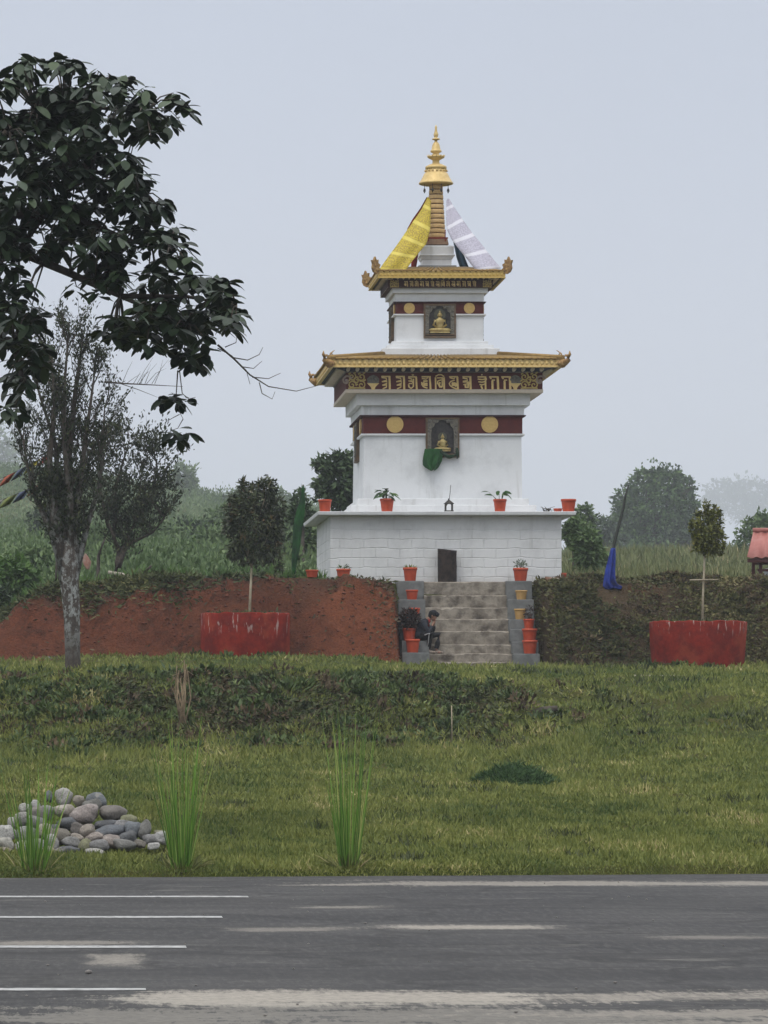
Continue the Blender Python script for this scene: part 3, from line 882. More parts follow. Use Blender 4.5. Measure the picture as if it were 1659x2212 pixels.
# --- writing on the friezes: raised gold letters, drawn after the ones in the picture
GL = {
 'a': [([(.05, .03), (.95, .03)], .13), ([(.86, .03), (.90, 1.0)], .2), ([(.08, .10), (.55, .16), (.60, .3), (.12, .42)], .11), ([(.12, .42), (.62, .40), (.6, .55), (.16, .68)], .11), ([(.16, .68), (.6, .66), (.56, .82), (.2, .95)], .13)],
 'c': [([(.05, .06), (.9, .06)], .13), ([(.84, .05), (.90, 1.0)], .18), ([(.42, -.12), (.5, -.06), (.62, -.10)], .1), ([(.05, .14), (.4, .22), (.45, .34), (.08, .36)], .1), ([(.08, .36), (.5, .42), (.42, .56), (.1, .55)], .1), ([(.1, .62), (.12, .8), (.34, .92), (.56, .78), (.58, .2)], .14)],
 'b': [([(.04, .05), (.95, .05)], .14), ([(.84, .05), (.9, .6), (.93, 1.0)], .18), ([(.06, .18), (.5, .22), (.64, .12)], .1), ([(.05, .44), (.06, .62), (.2, .78), (.42, .86), (.62, .9)], .12), ([(.14, .50), (.3, .62), (.62, .62)], .34), ([(.2, .38), (.62, .36)], .16)],
 'e': [([(.06, .1), (.08, 1.0)], .15), ([(.9, .1), (.92, 1.0)], .17), ([(.06, .02), (.35, -.1), (.65, -.1), (.92, .04)], .11), ([(.2, .14), (.78, .12)], .1), ([(.72, .12), (.74, .8)], .13), ([(.62, .28), (.3, .36), (.24, .56), (.34, .6)], .11), ([(.5, .46), (.4, .64), (.5, .8), (.72, .78)], .2)],
 'd': [([(.05, .05), (.9, .05)], .13), ([(.86, .05), (.92, 1.0)], .19), ([(.1, .12), (.5, .2), (.62, .14)], .1), ([(.6, .3), (.2, .4), (.06, .56), (.16, .72), (.45, .86), (.82, .97)], .11), ([(.3, .6), (.6, .6), (.82, .7)], .36)],
 'f': [([(.05, .05), (.92, .05)], .13), ([(.82, .05), (.86, 1.0)], .2), ([(.06, .14), (.5, .2), (.56, .32), (.08, .40)], .12), ([(.08, .44), (.5, .44), (.5, .58), (.14, .64)], .11), ([(.34, .66), (.36, .84), (.6, .86), (.64, .4)], .2)],
 'g': [([(.06, .06), (.92, .06)], .13), ([(.42, -.10), (.55, -.1)], .12), ([(.8, .06), (.92, .24), (.84, .34), (.86, 1.0)], .17), ([(.08, .22), (.5, .26), (.8, .22)], .12), ([(.14, .42), (.5, .46), (.8, .40)], .12), ([(.26, .62), (.5, .66), (.8, .58)], .12), ([(.4, .72), (.54, .96)], .15)],
 'h': [([(.02, .06), (.95, .06)], .14), ([(.86, .06), (.9, .6), (.92, 1.0)], .22), ([(.1, .14), (.26, .2)], .12), ([(.34, .34), (.36, 1.0)], .2), ([(.3, .3), (.6, .3)], .1)],
}
def write(mb, chars, x0, x1, z0, z1, y, th, wk=1.0):
    for ci, (ch, cxp, wp) in enumerate(chars):
        for si, (pts, w) in enumerate(GL[ch]):
            P = [(cxp + (p[0] - .5) * wp, z1 - (z1 - z0) * p[1]) for p in pts]
            mb.stroke(P, w * wp * wk, y - th - .0012 * si, y + .01)
d_f = CY - 2.54
chars = []
for ch, zx in zip('aacbedfghh', (517, 600, 672, 750, 829, 908, 985, 1071, 1140, 1210)):
    chars.append((ch, X_at(639.4 + .375 * zx, d_f), 58 * .375 * d_f / F))
b = MB(); write(b, chars, 0, 0, tz(841.5, 2.54), tz(812.5, 2.54), d_f, .03)
b.build('inscription', GOLD_PALE, FRZ)
def spiral(mb, x, z, r, turns, w, y0, y1, flip=1, ph=0):
    pts = []
    for i in range(26):
        t = i / 25
        a = ph + flip * turns * 2 * math.pi * t
        rr = r * (1 - .86 * t)
        pts.append((x + rr * math.cos(a), z + rr * math.sin(a)))
    mb.stroke(pts, w, y0, y1)
def scroll_block(mb, x, z, w, h, y):
    k = 0
    for dx in (-.27, .27):
        for dz in (-.27, .22):
            spiral(mb, x + dx * w, z + dz * h, .24 * w, 1.35, .07 * w, y - .03 - .001 * k, y + .01, 1 if dx * dz > 0 else -1, k)
            k += 1
    spiral(mb, x, z, .2 * w, 1.2, .08 * w, y - .036, y + .01, 1, 1)
    mb.stroke([(x - .48 * w, z - .47 * h), (x, z - .44 * h), (x + .48 * w, z - .47 * h)], .08 * w, y - .028, y + .01)
    for i, (a, c_) in enumerate(((-.4, .42), (-.12, .46), (.15, .42), (.42, .46), (0, -.25), (-.45, 0), (.45, .02))):
        mb.stroke([(x + a * w - .06 * w, z + c_ * h - .05 * h), (x + a * w + .06 * w, z + c_ * h + .04 * h)], .09 * w, y - .026 - .0007 * i, y + .01)
zm = tz(822, 2.54)
SCROLL = M('scroll_gilt', (.50, .37, .12), (.38, .27, .08), 14, .5, .2, metal=.25)
for px in (770.5, 1143):
    b = MB(); scroll_block(b, X_at(px, d_f), zm, 38 * d_f / F, 36 * d_f / F, d_f)
    b.build('scrollwork', SCROLL, FRZ)
for px in (806, 1113):
    b = MB(); c = MB()
    x = X_at(px, d_f); s_ = d_f / F
    b.prism([(x - 13 * s_, zm - 6 * s_), (x + 13 * s_, zm - 6 * s_), (x + 5 * s_, zm - 14 * s_), (x + 3 * s_, zm - 20 * s_), (x - 3 * s_, zm - 20 * s_), (x - 5 * s_, zm - 14 * s_)], d_f - .03, d_f + .01)
    c.prism([(x - 12 * s_, zm - 5.8 * s_), (x + 12 * s_, zm - 5.8 * s_), (x + 13 * s_, zm + 4 * s_), (x + 8 * s_, zm + 9 * s_), (x, zm + 12 * s_), (x - 8 * s_, zm + 9 * s_), (x - 13 * s_, zm + 4 * s_)], d_f - .02, d_f + .01)
    for k in range(5):
        c.ball((x + (-9 + 4.5 * k) * s_, d_f - .02, zm + (2 + 4 * (k % 2)) * s_), 3.4 * s_, 8, 1, .6, 1)
    b.build('offering_bowl', GOLD_PALE, FRZ)
    c.build('offering_heap', SLATE, FRZ)
RINGM = M('ring_paint', (.33, .25, .20), (.25, .19, .15), 12)
for px in (749, 1167):
    b = MB()
    spiral(b, X_at(px, d_f), zm - .01, 12 * d_f / F, .98, .045, d_f - .035, d_f + .01, 1, .4)
    b.ball((X_at(px, d_f), d_f - .01, zm - .01), .05, 10, 1, .6, 1)
    b.build('scroll_ring', RINGM, FRZ)

# --- niches with a seated gilded figure
def niche(xc, z0, z1, h, hwid, fig_scale, fig_z, with_label):
    y = CY - h
    xl, xr = xc - hwid, xc + hwid
    par = MB()
    fw = .045
    par.box(xl, xl + fw, y - .075, y + .01, z0, z1); par.box(xr - fw, xr, y - .075, y + .01, z0, z1)
    par.box(xl + fw, xr - fw, y - .073, y + .01, z1 - fw, z1)
    par.box(xl + fw, xr - fw, y - .09, y + .01, z0, z0 + .05); par.box(xl + fw, xr - fw, y - .08, y + .01, z0 + .075, z0 + .10)
    H_ = z1 - z0
    NF = side_builds(par, 'niche_frame', M('niche_frame_paint', (.15, .095, .055), (.10, .075, .05), 9, .7, .2) if 'niche_frame_paint' not in bpy.data.materials else bpy.data.materials['niche_frame_paint'], ST)
    bk = MB(); bk.box(xl + fw, xr - fw, y - .012, y + .01, z0 + .05, z1 - fw)
    side_builds(bk, 'niche_back', SLATE_DK, NF)
    # carved surround leaving a cusped arch
    W_ = hwid - fw
    arch = [(-.74, .12), (-.76, .58), (-.70, .74), (-.56, .78), (-.50, .86), (-.30, .88), (-.22, .93), (0, .945), (.22, .93), (.30, .88), (.50, .86), (.56, .78), (.70, .74), (.76, .58), (.74, .12)]
    A = [(xc + a * W_, z0 + c_ * H_) for a, c_ in arch]
    zt = z1 - fw
    sr = MB()
    def quad(p, q):
        (xa, za_), (xb, zb2) = p, q
        sr.prism([(xa, za_), (xb, zb2), (xb, zt), (xa, zt)] if xb > xa else [(xb, zb2), (xa, za_), (xa, zt), (xb, zt)], y - .055, y)
    for p, q in zip(A[2:-2][:-1], A[2:-2][1:]): quad(p, q)
    sr.prism([(xl + fw, z0 + .1), A[0], A[1], A[2], (A[2][0], zt), (xl + fw, zt)], y - .068, y)
    sr.prism([(xr - fw, z0 + .1), (xr - fw, zt), (A[-3][0], zt), A[-3], A[-2], A[-1]], y - .068, y)
    rs = random.Random(3)
    for k in range(26):
        side = -1 if k % 2 else 1
        t = rs.random()
        if t < .6: p = (xc + side * W_ * .88, z0 + H_ * (.15 + .7 * rs.random()))
        else: p = (xc + side * W_ * rs.uniform(.2, .9), zt - .03 * H_ - .04 * H_ * rs.random())
        sr.ball((p[0], y - .072, p[1]), rs.uniform(.02, .036), 8, 1, .6, 1)
    side_builds(sr, 'niche_carving', SLATE, NF)
    # figure
    s_ = fig_scale; zb3 = fig_z; yy = y - .05
    f = MB()
    f.ball((xc, yy, zb3 + .05 * s_), .22 * s_, 12, 1.25, .35, .26)                 # crossed legs
    f.ball((xc - .17 * s_, yy - .02, zb3 + .045 * s_), .09 * s_, 10, 1.3, .6, .55); f.ball((xc + .17 * s_, yy - .02, zb3 + .045 * s_), .09 * s_, 10, 1.3, .6, .55)
    f.lathe([(.07 * s_, zb3 + .06 * s_), (.085 * s_, zb3 + .14 * s_), (.115 * s_, zb3 + .25 * s_), (.12 * s_, zb3 + .31 * s_), (.05 * s_, zb3 + .36 * s_), (.035 * s_, zb3 + .385 * s_)], (xc, yy), 14, True, .55)
    for sd_ in (-1, 1):
        f.tube([(xc + sd_ * .12 * s_, yy, zb3 + .31 * s_), (xc + sd_ * .165 * s_, yy, zb3 + .18 * s_), (xc + sd_ * .06 * s_, yy - .03 * s_, zb3 + .10 * s_)], [.036 * s_, .034 * s_, .026 * s_], 8)
        f.ball((xc + sd_ * .058 * s_, yy, zb3 + .43 * s_), .014 * s_, 6, .6, 1, 1.8)
    f.ball((xc, yy, zb3 + .44 * s_), .06 * s_, 12, .95, .85, 1.15)
    f.ball((xc, yy, zb3 + .515 * s_), .026 * s_, 8, 1, 1, 1.5)
    f.box(xc - .26 * s_, xc + .26 * s_, y - .10, y, zb3 - .035 * s_, zb3 + .003)
    f.build('statue', STATUE, NF[0])
    hl = MB()
    disc(hl, xc, y - .005, zb3 + .45 * s_, .15 * s_, .018, 24)
    hl.build('halo', M('halo_paint', (.10, .10, .065), (.07, .07, .05), 9, .6) if 'halo_paint' not in bpy.data.materials else bpy.data.materials['halo_paint'], NF[0])
niche(X_at(956, 111.1), tz(988.5, 2.06), tz(902.5, 2.06), 2.06, 36.3 * 111.1 / F, .78, tz(973, 2.06), True)

# --- upper tower
U0 = 1.52
zu0, zu1, zu2, zu3 = tz(768.5, 1.52), tz(752.2, 1.52), tz(744.8, 1.39), tz(737.2, 1.26)
b = MB(); b.sq(CX, CY, 1.53, zu0 - .12, 1.53, zu1); b.sq(CX, CY, 1.39, zu1 - .005, 1.39, zu2); b.sq(CX, CY, 1.26, zu2 - .005, 1.26, zu3)
b.build('step', WHITE_TRIM, ST, bevel=.012)
zw1, zk1, zk2, zk3 = tz(651.3, 1.14), tz(633.4, 1.16), tz(621, 1.25), tz(619, 1.36)
MB().sq(CX, CY, 1.145, zu3 - .005, 1.13, zw1).build('wall', WHITE, ST, bevel=.01)
b = MB(); b.sq(CX, CY, 1.155, zw1 - .004, 1.165, zk1); b.sq(CX, CY, 1.25, zk1 - .004, 1.25, zk2)
b.build('cornice', WHITE_TRIM, ST, bevel=.01)
zq0, zq1 = tz(678.5, 1.14), tz(654.5, 1.14)
BAND2 = MB().sq(CX, CY, 1.148, zq0, 1.147, zq1).build('band', MAROON, ST)
MB().sq(CX, CY, 1.20, zq1, 1.215, zq1 + .03).build('moulding', MAROON_DK, ST)
gap_moulding(1.145, zq0 - .035, zq0, X_at(949.8, 112.05), 34.8 * 112.05 / F, WHITE_TRIM)
medallions(1.148, [X_at(884.2, 112.05), X_at(1013.8, 112.05)], tz(665.8, 1.148), 11.8 * 112.05 / F, BAND2)
niche(X_at(949.8, 112.05), tz(730.5, 1.14), tz(657, 1.14), 1.14, 34.8 * 112.05 / F, 1.0, tz(717, 1.14), False)
zv0, zv1 = tz(621, 1.37), tz(604, 1.37)
FRZ2 = MB().sq(CX, CY, 1.37, zv0, 1.37, zv1).build('frieze', MAROON_DK, ST)
MB().sq(CX, CY, 1.378, zk2 - .003, 1.378, zv0 + .01).build('soffit_strip', bpy.data.materials['warm_white_strip'], ST)
d_u = CY - 1.37
b = MB()
chars = []
order = 'bacbfgdecdbafghh'
for i, ch in enumerate(order[:14]):
    px = (950 + .1808 * (360 + 72.5 * i)) / 1.1573
    chars.append((ch, X_at(px, d_u), 8.4 * d_u / F))
write(b, chars, 0, 0, tz(619, 1.37), tz(607.5, 1.37), d_u, .02, .95)
b.build('inscription', GOLD_PALE, FRZ2)
for px in (852, 1052):
    b = MB(); scroll_block(b, X_at(px, d_u), tz(613, 1.37), 19 * d_u / F, 15 * d_u / F, d_u)
    b.build('scrollwork', SCROLL, FRZ2)
zG0, zG1 = tz(600.3, 1.66), tz(586.5, 1.66)
MB().sq(CX, CY, 1.39, zv1 + .002, 1.60, zG0 + .04).build('soffit', NAVY, ST)
b = MB(); b.ring(CX, CY, 1.66, 1.60, zG0, zG1)
c = MB()
for i in range(32):
    c.ball((CX - 1.58 + 3.16 * i / 31, CY - 1.66, (zG0 + zG1) / 2), .042, 8, 1, .5, 1)
c.box(CX - 1.665, CX + 1.665, CY - 1.675, CY - 1.658, zG0 - .003, zG0 + .025); c.box(CX - 1.665, CX + 1.665, CY - 1.672, CY - 1.658, zG1 - .025, zG1 + .003)
four(c); b.add(c.v, c.f)
b.build('fascia', GOLD, ST)
zA = tz(577.5, .86)
b = MB(); b.sq(CX, CY, 1.68, zG1 + .003, .72, zA)
c = MB()
for i in range(23):
    t = -1 + 2 * i / 22
    c.tube([(CX + t * 1.66, CY - 1.70, zG1 + .015), (CX + t * .72, CY - .71, zA + .01)], .026, 7)
four(c); b.add(c.v, c.f); b.sm[-len(c.f):] = c.sm
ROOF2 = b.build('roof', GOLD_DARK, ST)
rafters(20, 1.42, 1.3, 1.52, zv1 + .03, zv1 + .038, .033, ROOF2)
leaf_o = [(-.03, -.03), (.12, -.05), (.22, .0), (.27, .10), (.25, .20), (.29, .30), (.22, .29), (.17, .40), (.12, .31), (.05, .33), (.06, .24), (-.02, .20), (.02, .12), (-.05, .07)]
for sx_, sy_ in ((-1, -1), (1, -1), (1, 1), (-1, 1)):
    u = Vector((sx_, sy_, 0)).normalized(); nn = u.cross(Zv)
    o = Vector((CX + sx_ * 1.62, CY + sy_ * 1.62, zG1 - .02))
    b = MB(); frame3(o, u * 1.05, Zv * 1.0, nn, leaf_o, .06, b)
    for a, c_, r_ in ((.12, .06, .055), (.18, .16, .05), (.10, .18, .045), (.17, .26, .035)):
        b.ball(o + u * a + Zv * c_, r_, 8)
    b.build('corner_ornament', bpy.data.materials['corner_gilt'], ROOF2)

# --- crowning block, rings and spire
zh = lambda zy, h=.44: tz(242 + .2422 * zy, h)
b = MB()
b.sq(CX, CY, .60, zh(1400), .60, zh(1388, .6)); b.sq(CX, CY, .50, zh(1392), .50, zh(1366, .5))
b.build('spire_base', GREYSTONE, ST, bevel=.01)
b = MB()
b.sq(CX, CY, .38, zh(1368), .38, zh(1310)); b.sq(CX, CY, .40, zh(1311), .44, zh(1280)); b.sq(CX, CY, .465, zh(1281), .465, zh(1272)); b.sq(CX, CY, .435, zh(1273), .435, zh(1196)); b.sq(CX, CY, .40, zh(1197), .40, zh(1188))
b.build('spire_block', WHITE_TRIM, ST, bevel=.008)
zl = lambda zy: Z_at(242 + .2422 * zy, CY)
q = .2422 * CY / F
b = MB(); b.sq(CX, CY, 105 * q, zl(1192), 92 * q, zl(1130)); b.build('ring_base', M('ring_base_paint', (.27, .17, .10), (.22, .13, .08), 10, .6), ST)
b = MB(); c = MB()
ys_ = [1130 - 43.6 * i for i in range(12)]
for i in range(11):
    r0 = (86 - 2.5 * i) * q
    za_, zb2 = zl(ys_[i] - 3), zl(ys_[i + 1] + 4)
    b.lathe([(r0 * .985, za_), (r0 * 1.0, za_ + .3 * (zb2 - za_)), (r0 * .99, za_ + .8 * (zb2 - za_)), (r0 * .96, zb2)], (CX, CY), 28)
    c.lathe([(r0 * .90, zb2 - .01), (r0 * .90, zb2 + .03)], (CX, CY), 20)
b.build('spire_rings', TAN, ST); 
c.lathe([(54 * q, zl(1135)), (50 * q, zl(640))], (CX, CY), 20)
c.build('spire_core', MAROON_DK, ST)
prof = [(653, 60), (652, 128), (645, 150), (635, 155), (628, 148), (600, 130), (570, 115), (545, 102), (540, 92), (520, 92), (512, 84), (510, 95), (487, 95), (480, 80), (468, 58), (462, 34), (452, 32), (432, 30), (424, 44), (410, 70), (398, 76), (392, 72), (389, 34), (376, 30), (368, 28), (358, 48), (348, 52), (340, 44), (334, 40), (300, 34), (285, 28), (276, 22), (262, 12), (252, 14), (248, 32), (240, 36), (236, 30), (229, 12), (218, 18), (205, 21), (195, 20), (175, 13), (150, 9), (138, 11), (128, 8), (115, 1.5)]
FB = MB().lathe([(r_ * q, zl(y_)) for y_, r_ in prof], (CX, CY), 36)
FGOLD = (M('finial_gold', (.74, .54, .23), (.64, .45, .17), 11, .42, .1, spec=.4, metal=.15))
b = FB
for i in range(16):
    a = 2 * math.pi * i / 16
    b.ball((CX + 96 * q * math.cos(a), CY + 96 * q * math.sin(a), zl(526)), 10 * q, 6)
for i in range(12):
    a = 2 * math.pi * i / 12
    b.tube([(CX + 66 * q * math.cos(a), CY + 66 * q * math.sin(a), zl(404)), (CX + 80 * q * math.cos(a), CY + 80 * q * math.sin(a), zl(384))], [9 * q, 2 * q], 6)
FIN = b.build('spire_finial', FGOLD, ST)
for a in (200, 250, 290, 340, 110, 70):
    a = R(a); r_ = 112 * q
    x, y = CX + r_ * math.cos(a), CY + r_ * math.sin(a)
    b = MB()
    b.tube([(x, y, zl(650)), (x, y, zl(690))], .008, 5)
    b.lathe([(.038, zl(714)), (.032, zl(704)), (.022, zl(690)), (.008, zl(684))], (x, y), 10)
    b.tube([(x, y, zl(714)), (x, y, zl(728))], [.012, .02], 5)
    b.build('hanging_bell', DARKMETAL, FIN)
b = MB()
for x0 in (-1, 1):
    b.box(CX + x0 * 74 * q - .012, CX + x0 * 74 * q + .012, CY - .30, CY - .26, zl(1165), zl(1060))
b.box(CX - 100 * q, CX + 100 * q, CY - .285, CY - .265, zl(1140), zl(1128))
b.build('banner_rail', REDCLOTH, ST)

# --- four brocade banners from the spire to the roof corners
def banner(name, Lp, Rp, y0, y1, mat, label, cat, group=None, curve=.1):
    def resample(P, n):
        P = [Vector((p[0], p[1])) for p in P]
        t = [i / (len(P) - 1) * 1.0 for i in range(len(P))]
        out = []
        for k in range(n):
            u = k / (n - 1)
            out.append((np.interp(u, t, [p.x for p in P]), np.interp(u, t, [p.y for p in P])))
        return out
    n, m = 26, 9
    A, B = resample(Lp, n), resample(Rp, n)
    vs, fs, uv = [], [], []
    for i in range(n):
        for j in range(m):
            s_ = j / (m - 1)
            zx = A[i][0] * (1 - s_) + B[i][0] * s_; zy = A[i][1] * (1 - s_) + B[i][1] * s_
            u = min(max((zy - 760) / 640, 0), 1)
            dd = y0 + (y1 - y0) * u + .05 * math.sin(s_ * 6.3 + u * 3) * (.3 + u)
            vs.append(at(743 + .2422 * zx, 242 + .2422 * zy, dd)); uv.append((s_ * .62, (i / (n - 1)) * 2.3))
    for i in range(n - 1):
        for j in range(m - 1):
            fs.append((i * m + j, i * m + j + 1, (i + 1) * m + j + 1, (i + 1) * m + j))
    me = bpy.data.meshes.new(name)
    org = vs[0]
    me.from_pydata([v - org for v in vs], [], fs)
    ul = me.uv_layers.new(name='UVMap')
    for poly in me.polygons:
        poly.use_smooth = True
        for li_, vi in zip(poly.loop_indices, poly.vertices): ul.data[li_].uv = uv[vi]
    o = bpy.data.objects.new(name, me); COL.objects.link(o); o.location = org
    me.materials.append(mat)
    md = o.modifiers.new('thickness', 'SOLIDIFY'); md.thickness = .008; md.offset = 0
    return tag(o, label, cat, group)
yL = [(748, 755), (690, 870), (620, 970), (545, 1080), (470, 1190), (395, 1290), (305, 1418)]
yR = [(774, 790), (774, 900), (769, 1050), (738, 1170), (672, 1250), (612, 1325), (545, 1418)]
wL = [(915, 785), (912, 900), (915, 1040), (955, 1130), (1030, 1230), (1100, 1315), (1180, 1420)]
wR = [(935, 770), (990, 860), (1060, 960), (1130, 1060), (1220, 1170), (1310, 1285), (1402, 1395)]
banner('brocade_banner', yL, yR, CY - .28, CY - 1.45, YELLOWB, 'yellow brocade banner stretched from the gold spire to the roof corner', 'banner', 'brocade banners on the spire')
banner('brocade_banner', wL, wR, CY - .28, CY - 1.45, WHITEB, 'white brocade banner stretched from the gold spire to the roof corner', 'banner', 'brocade banners on the spire')
k_ = (CY + 1.2) / (CY - .9)
def back(P): return [((743 - XV + .2422 * zx) , zy) for zx, zy in P]
bL = [(915, 800), (925, 950), (960, 1080), (985, 1200), (1005, 1300), (1045, 1416)]
bR = [(928, 790), (985, 960), (1015, 1090), (1040, 1190), (1075, 1290), (1125, 1416)]
banner('brocade_banner', bL, bR, CY + .28, CY + 1.2, TEALCLOTH, 'dark blue banner hanging behind the white brocade banner', 'banner', 'brocade banners on the spire')
rL = [(738, 758), (680, 860), (612, 955), (560, 1050), (560, 1150), (600, 1260), (600, 1412)]
rR = [(750, 770), (720, 900), (690, 1010), (680, 1100), (670, 1200), (660, 1290), (640, 1412)]
banner('brocade_banner', rL, rR, CY + .28, CY + 1.0, REDCLOTH, 'dark red banner just showing behind the yellow brocade banner', 'banner', 'brocade banners on the spire')

# --- cloth shapes hung or wrapped: rows of (left, right, y) in the picture at distance d
def cloth_stack(name, rows, d, mat, depth, folds, label, cat, parent=None, seed=0, amp=.18, group=None):
    n = 36
    rs = random.Random(seed)
    ph = [rs.uniform(0, 6.28) for _ in range(4)]
    up = []
    for (a, b_), (c_, d_) in zip(zip(rows[:-1], rows[1:]), zip(rows[:-1], rows[1:])):
        for k in range(4):
            t = k / 4
            up.append(tuple(a[i] * (1 - t) + b_[i] * t for i in range(3)))
    up.append(rows[-1])
    vs, fs = [], []
    for j, (l, r_, y) in enumerate(up):
        c0 = (l + r_) / 2; h = (r_ - l) / 2
        for i in range(n):
            a = 2 * math.pi * i / n
            w = 1 + amp * math.sin(folds * a + ph[0] + .25 * math.sin(j * .5)) + amp * .5 * math.sin((folds + 2) * a + ph[1] + j * .2)
            X = X_at(c0 + h * math.cos(a) * min(w, 1.15), d)
            Y = d + math.sin(a) * w * depth * (.4 + .6 * min(1, h / 10))
            vs.append((X, Y, Z_at(y + 1.5 * math.sin(3 * a + ph[2]) * (1 if j > len(up) - 4 else .2), d)))
    m = len(up)
    for j in range(m - 1):
        for i in range(n):
            fs.append((j * n + i, (j + 1) * n + i, (j + 1) * n + (i + 1) % n, j * n + (i + 1) % n))
    fs.append(tuple(range(n))); fs.append(tuple((m - 1) * n + i for i in range(n - 1, -1, -1)))
    b = MB(); b.add(vs, fs, True); b.sm[-1] = b.sm[-2] = False
    return b.build(name, mat, parent, loc=None if parent else vs[0], label=label, cat=cat, group=group)
zx4 = lambda x: (1020 + .1085 * x) / 1.1573
zy4 = lambda y: (1030 + .1085 * y) / 1.1573
cloth_stack('hanging_cloth', [(zx4(a), zx4(b_), zy4(c_)) for a, b_, c_ in ((412, 760, 850), (400, 780, 930), (380, 770, 1030), (366, 750, 1130), (365, 710, 1220), (410, 680, 1280), (500, 620, 1335))], CY - 2.06 - .14, GREENCLOTH, .10, 6,
            'crumpled green cloth hanging below the lower niche of the white tower', 'cloth', amp=.5, seed=4)
b = MB()
pts = []
for i in range(15):
    t = i / 14
    pts.append(at(zx4(760 + 410 * t), zy4(900 + 110 * math.sin(math.pi * min(t * 1.15, 1)) + 90 * t * t), CY - 2.06 - .145))
b.tube(pts, [.02 + .035 * math.sin(math.pi * min(1, .15 + i / 14)) for i in range(15)], 8)
b.tube([at(zx4(1130), zy4(830), CY - 2.2), at(zx4(1140), zy4(950), CY - 2.21), at(zx4(1135), zy4(1075), CY - 2.2)], [.03, .045, .02], 8)
b.build('draped_scarf', M('dark_green_scarf', (.012, .035, .014), (.03, .045, .03), 9, .8), loc=pts[0], label='dark green scarf sagging along the sill of the lower niche', cat='scarf')

# ================================================================== staircase
SX0, SX1 = 9.07, 11.16
tops = [1430, 1412, 1392, 1363, 1337, 1312, 1286, 1256.5]
fr = [107.75 + .26 * i for i in range(8)]
SZ = [Z_at(p, f_) for p, f_ in zip(tops, fr)]
STAIR = empty('staircase', (10.1, 108.7, 2.9), 'rough concrete stairs with stepped grey side walls leading up to the shrine', 'stairs')
b = MB()
rs = random.Random(11)
prev = 2.6
for i, (f_, z_) in enumerate(zip(fr, SZ)):
    n = 44
    yb = fr[i + 1] + .05 if i < 7 else 110.25
    rows = [[], [], [], []]
    for k in range(n + 1):
        x = SX0 - .01 + (SX1 - SX0 + .02) * k / n
        ch = .05 * max(0, mnoise.noise(Vector((x * 3.1, i * 4.7, 1))) - .05) + .03 * max(0, mnoise.noise(Vector((x * 11, i * 2.7, 3)))) + .012 * rs.random()
        zz = z_ + .014 * mnoise.noise(Vector((x * 1.3, i * 3.3, 5)))
        rows[0].append((x, f_ + .008 * rs.random(), prev - .03)); rows[1].append((x, f_ + .02 * mnoise.noise(Vector((x * 2, i, 9))), zz - ch - .01))
        rows[2].append((x, f_ + ch + .015, zz)); rows[3].append((x, yb, zz + .006))
    vs = sum(rows, [])
    fs = [(r_ * (n + 1) + k, r_ * (n + 1) + k + 1, (r_ + 1) * (n + 1) + k + 1, (r_ + 1) * (n + 1) + k) for r_ in range(3) for k in range(n)]
    b.add(vs, fs)
    prev = z_
b.build('steps', CONCRETE, STAIR)
LZ = [1409.6, 1384, 1359, 1336, 1295, 1254.7]
LF = [107.62, 107.96, 108.28, 108.60, 109.0, 109.42]
RZ = [1412, 1386, 1359, 1338, 1295, 1254.7]
def cheek(x0, x1, zpx, fronts, seed):
    b = MB(); rs = random.Random(seed); pz = 2.55
    out = []
    for zp, f_ in zip(zpx, fronts):
        z_ = Z_at(zp, f_)
        j = rs.uniform(-.012, .012)
        b.box(x0 + j, x1 + j, f_, 110.3 - .003 * len(out), pz, z_)
        out.append(z_); pz = z_ - .004
    b.build('side_wall', CHEEK, STAIR, bevel=.02)
    b = MB(); b.box(x0 - .08, x1 + .05, fronts[0] - .06, 108.4, 2.5, Z_at(1449, 107.6) )
    b.build('footing', CHEEK, STAIR, bevel=.03)
    return out
LT = cheek(8.38, SX0, LZ, LF, 1)
RT = cheek(SX1, 11.83, RZ, LF, 2)

# ================================================================== potted plants
def pot_mesh(mb, x, y, z, rt, h):
    rb = rt * .74
    prof = [(rb, z), (rb * 1.02, z + .01), (rt * .93, z + h * .80), (rt * .935, z + h * .81), (rt, z + h * .82), (rt * 1.01, z + h), (rt * .90, z + h), (rt * .88, z + h * .86)]
    mb.lathe(prof, (x, y), 24)
POT_N = [0]
def pot(px, z, d, wpx, hpx, mat, label, plant=None, seed=0, group='plastic flower pots around the shrine', cat='flower pot'):
    x = X_at(px, d); rt = wpx / 2 * d / F; h = hpx * d / F
    nm = 'potted_plant' if plant else 'flower_pot'
    root = empty(nm, (x, d, z), label, 'potted plant' if plant else cat, group)
    b = MB(); pot_mesh(b, x, d, z, rt, h); pm = b.build('pot', mat, root)
    b = MB(); b.lathe([(rt * .86, z + h * .84), (rt * .86, z + h * .87)], (x, d), 18); b.build('soil', SOILM, pm)
    if plant: plant(root, x, d, z + h * .87, rt, random.Random(seed), np.random.default_rng(seed + 50))
    return root
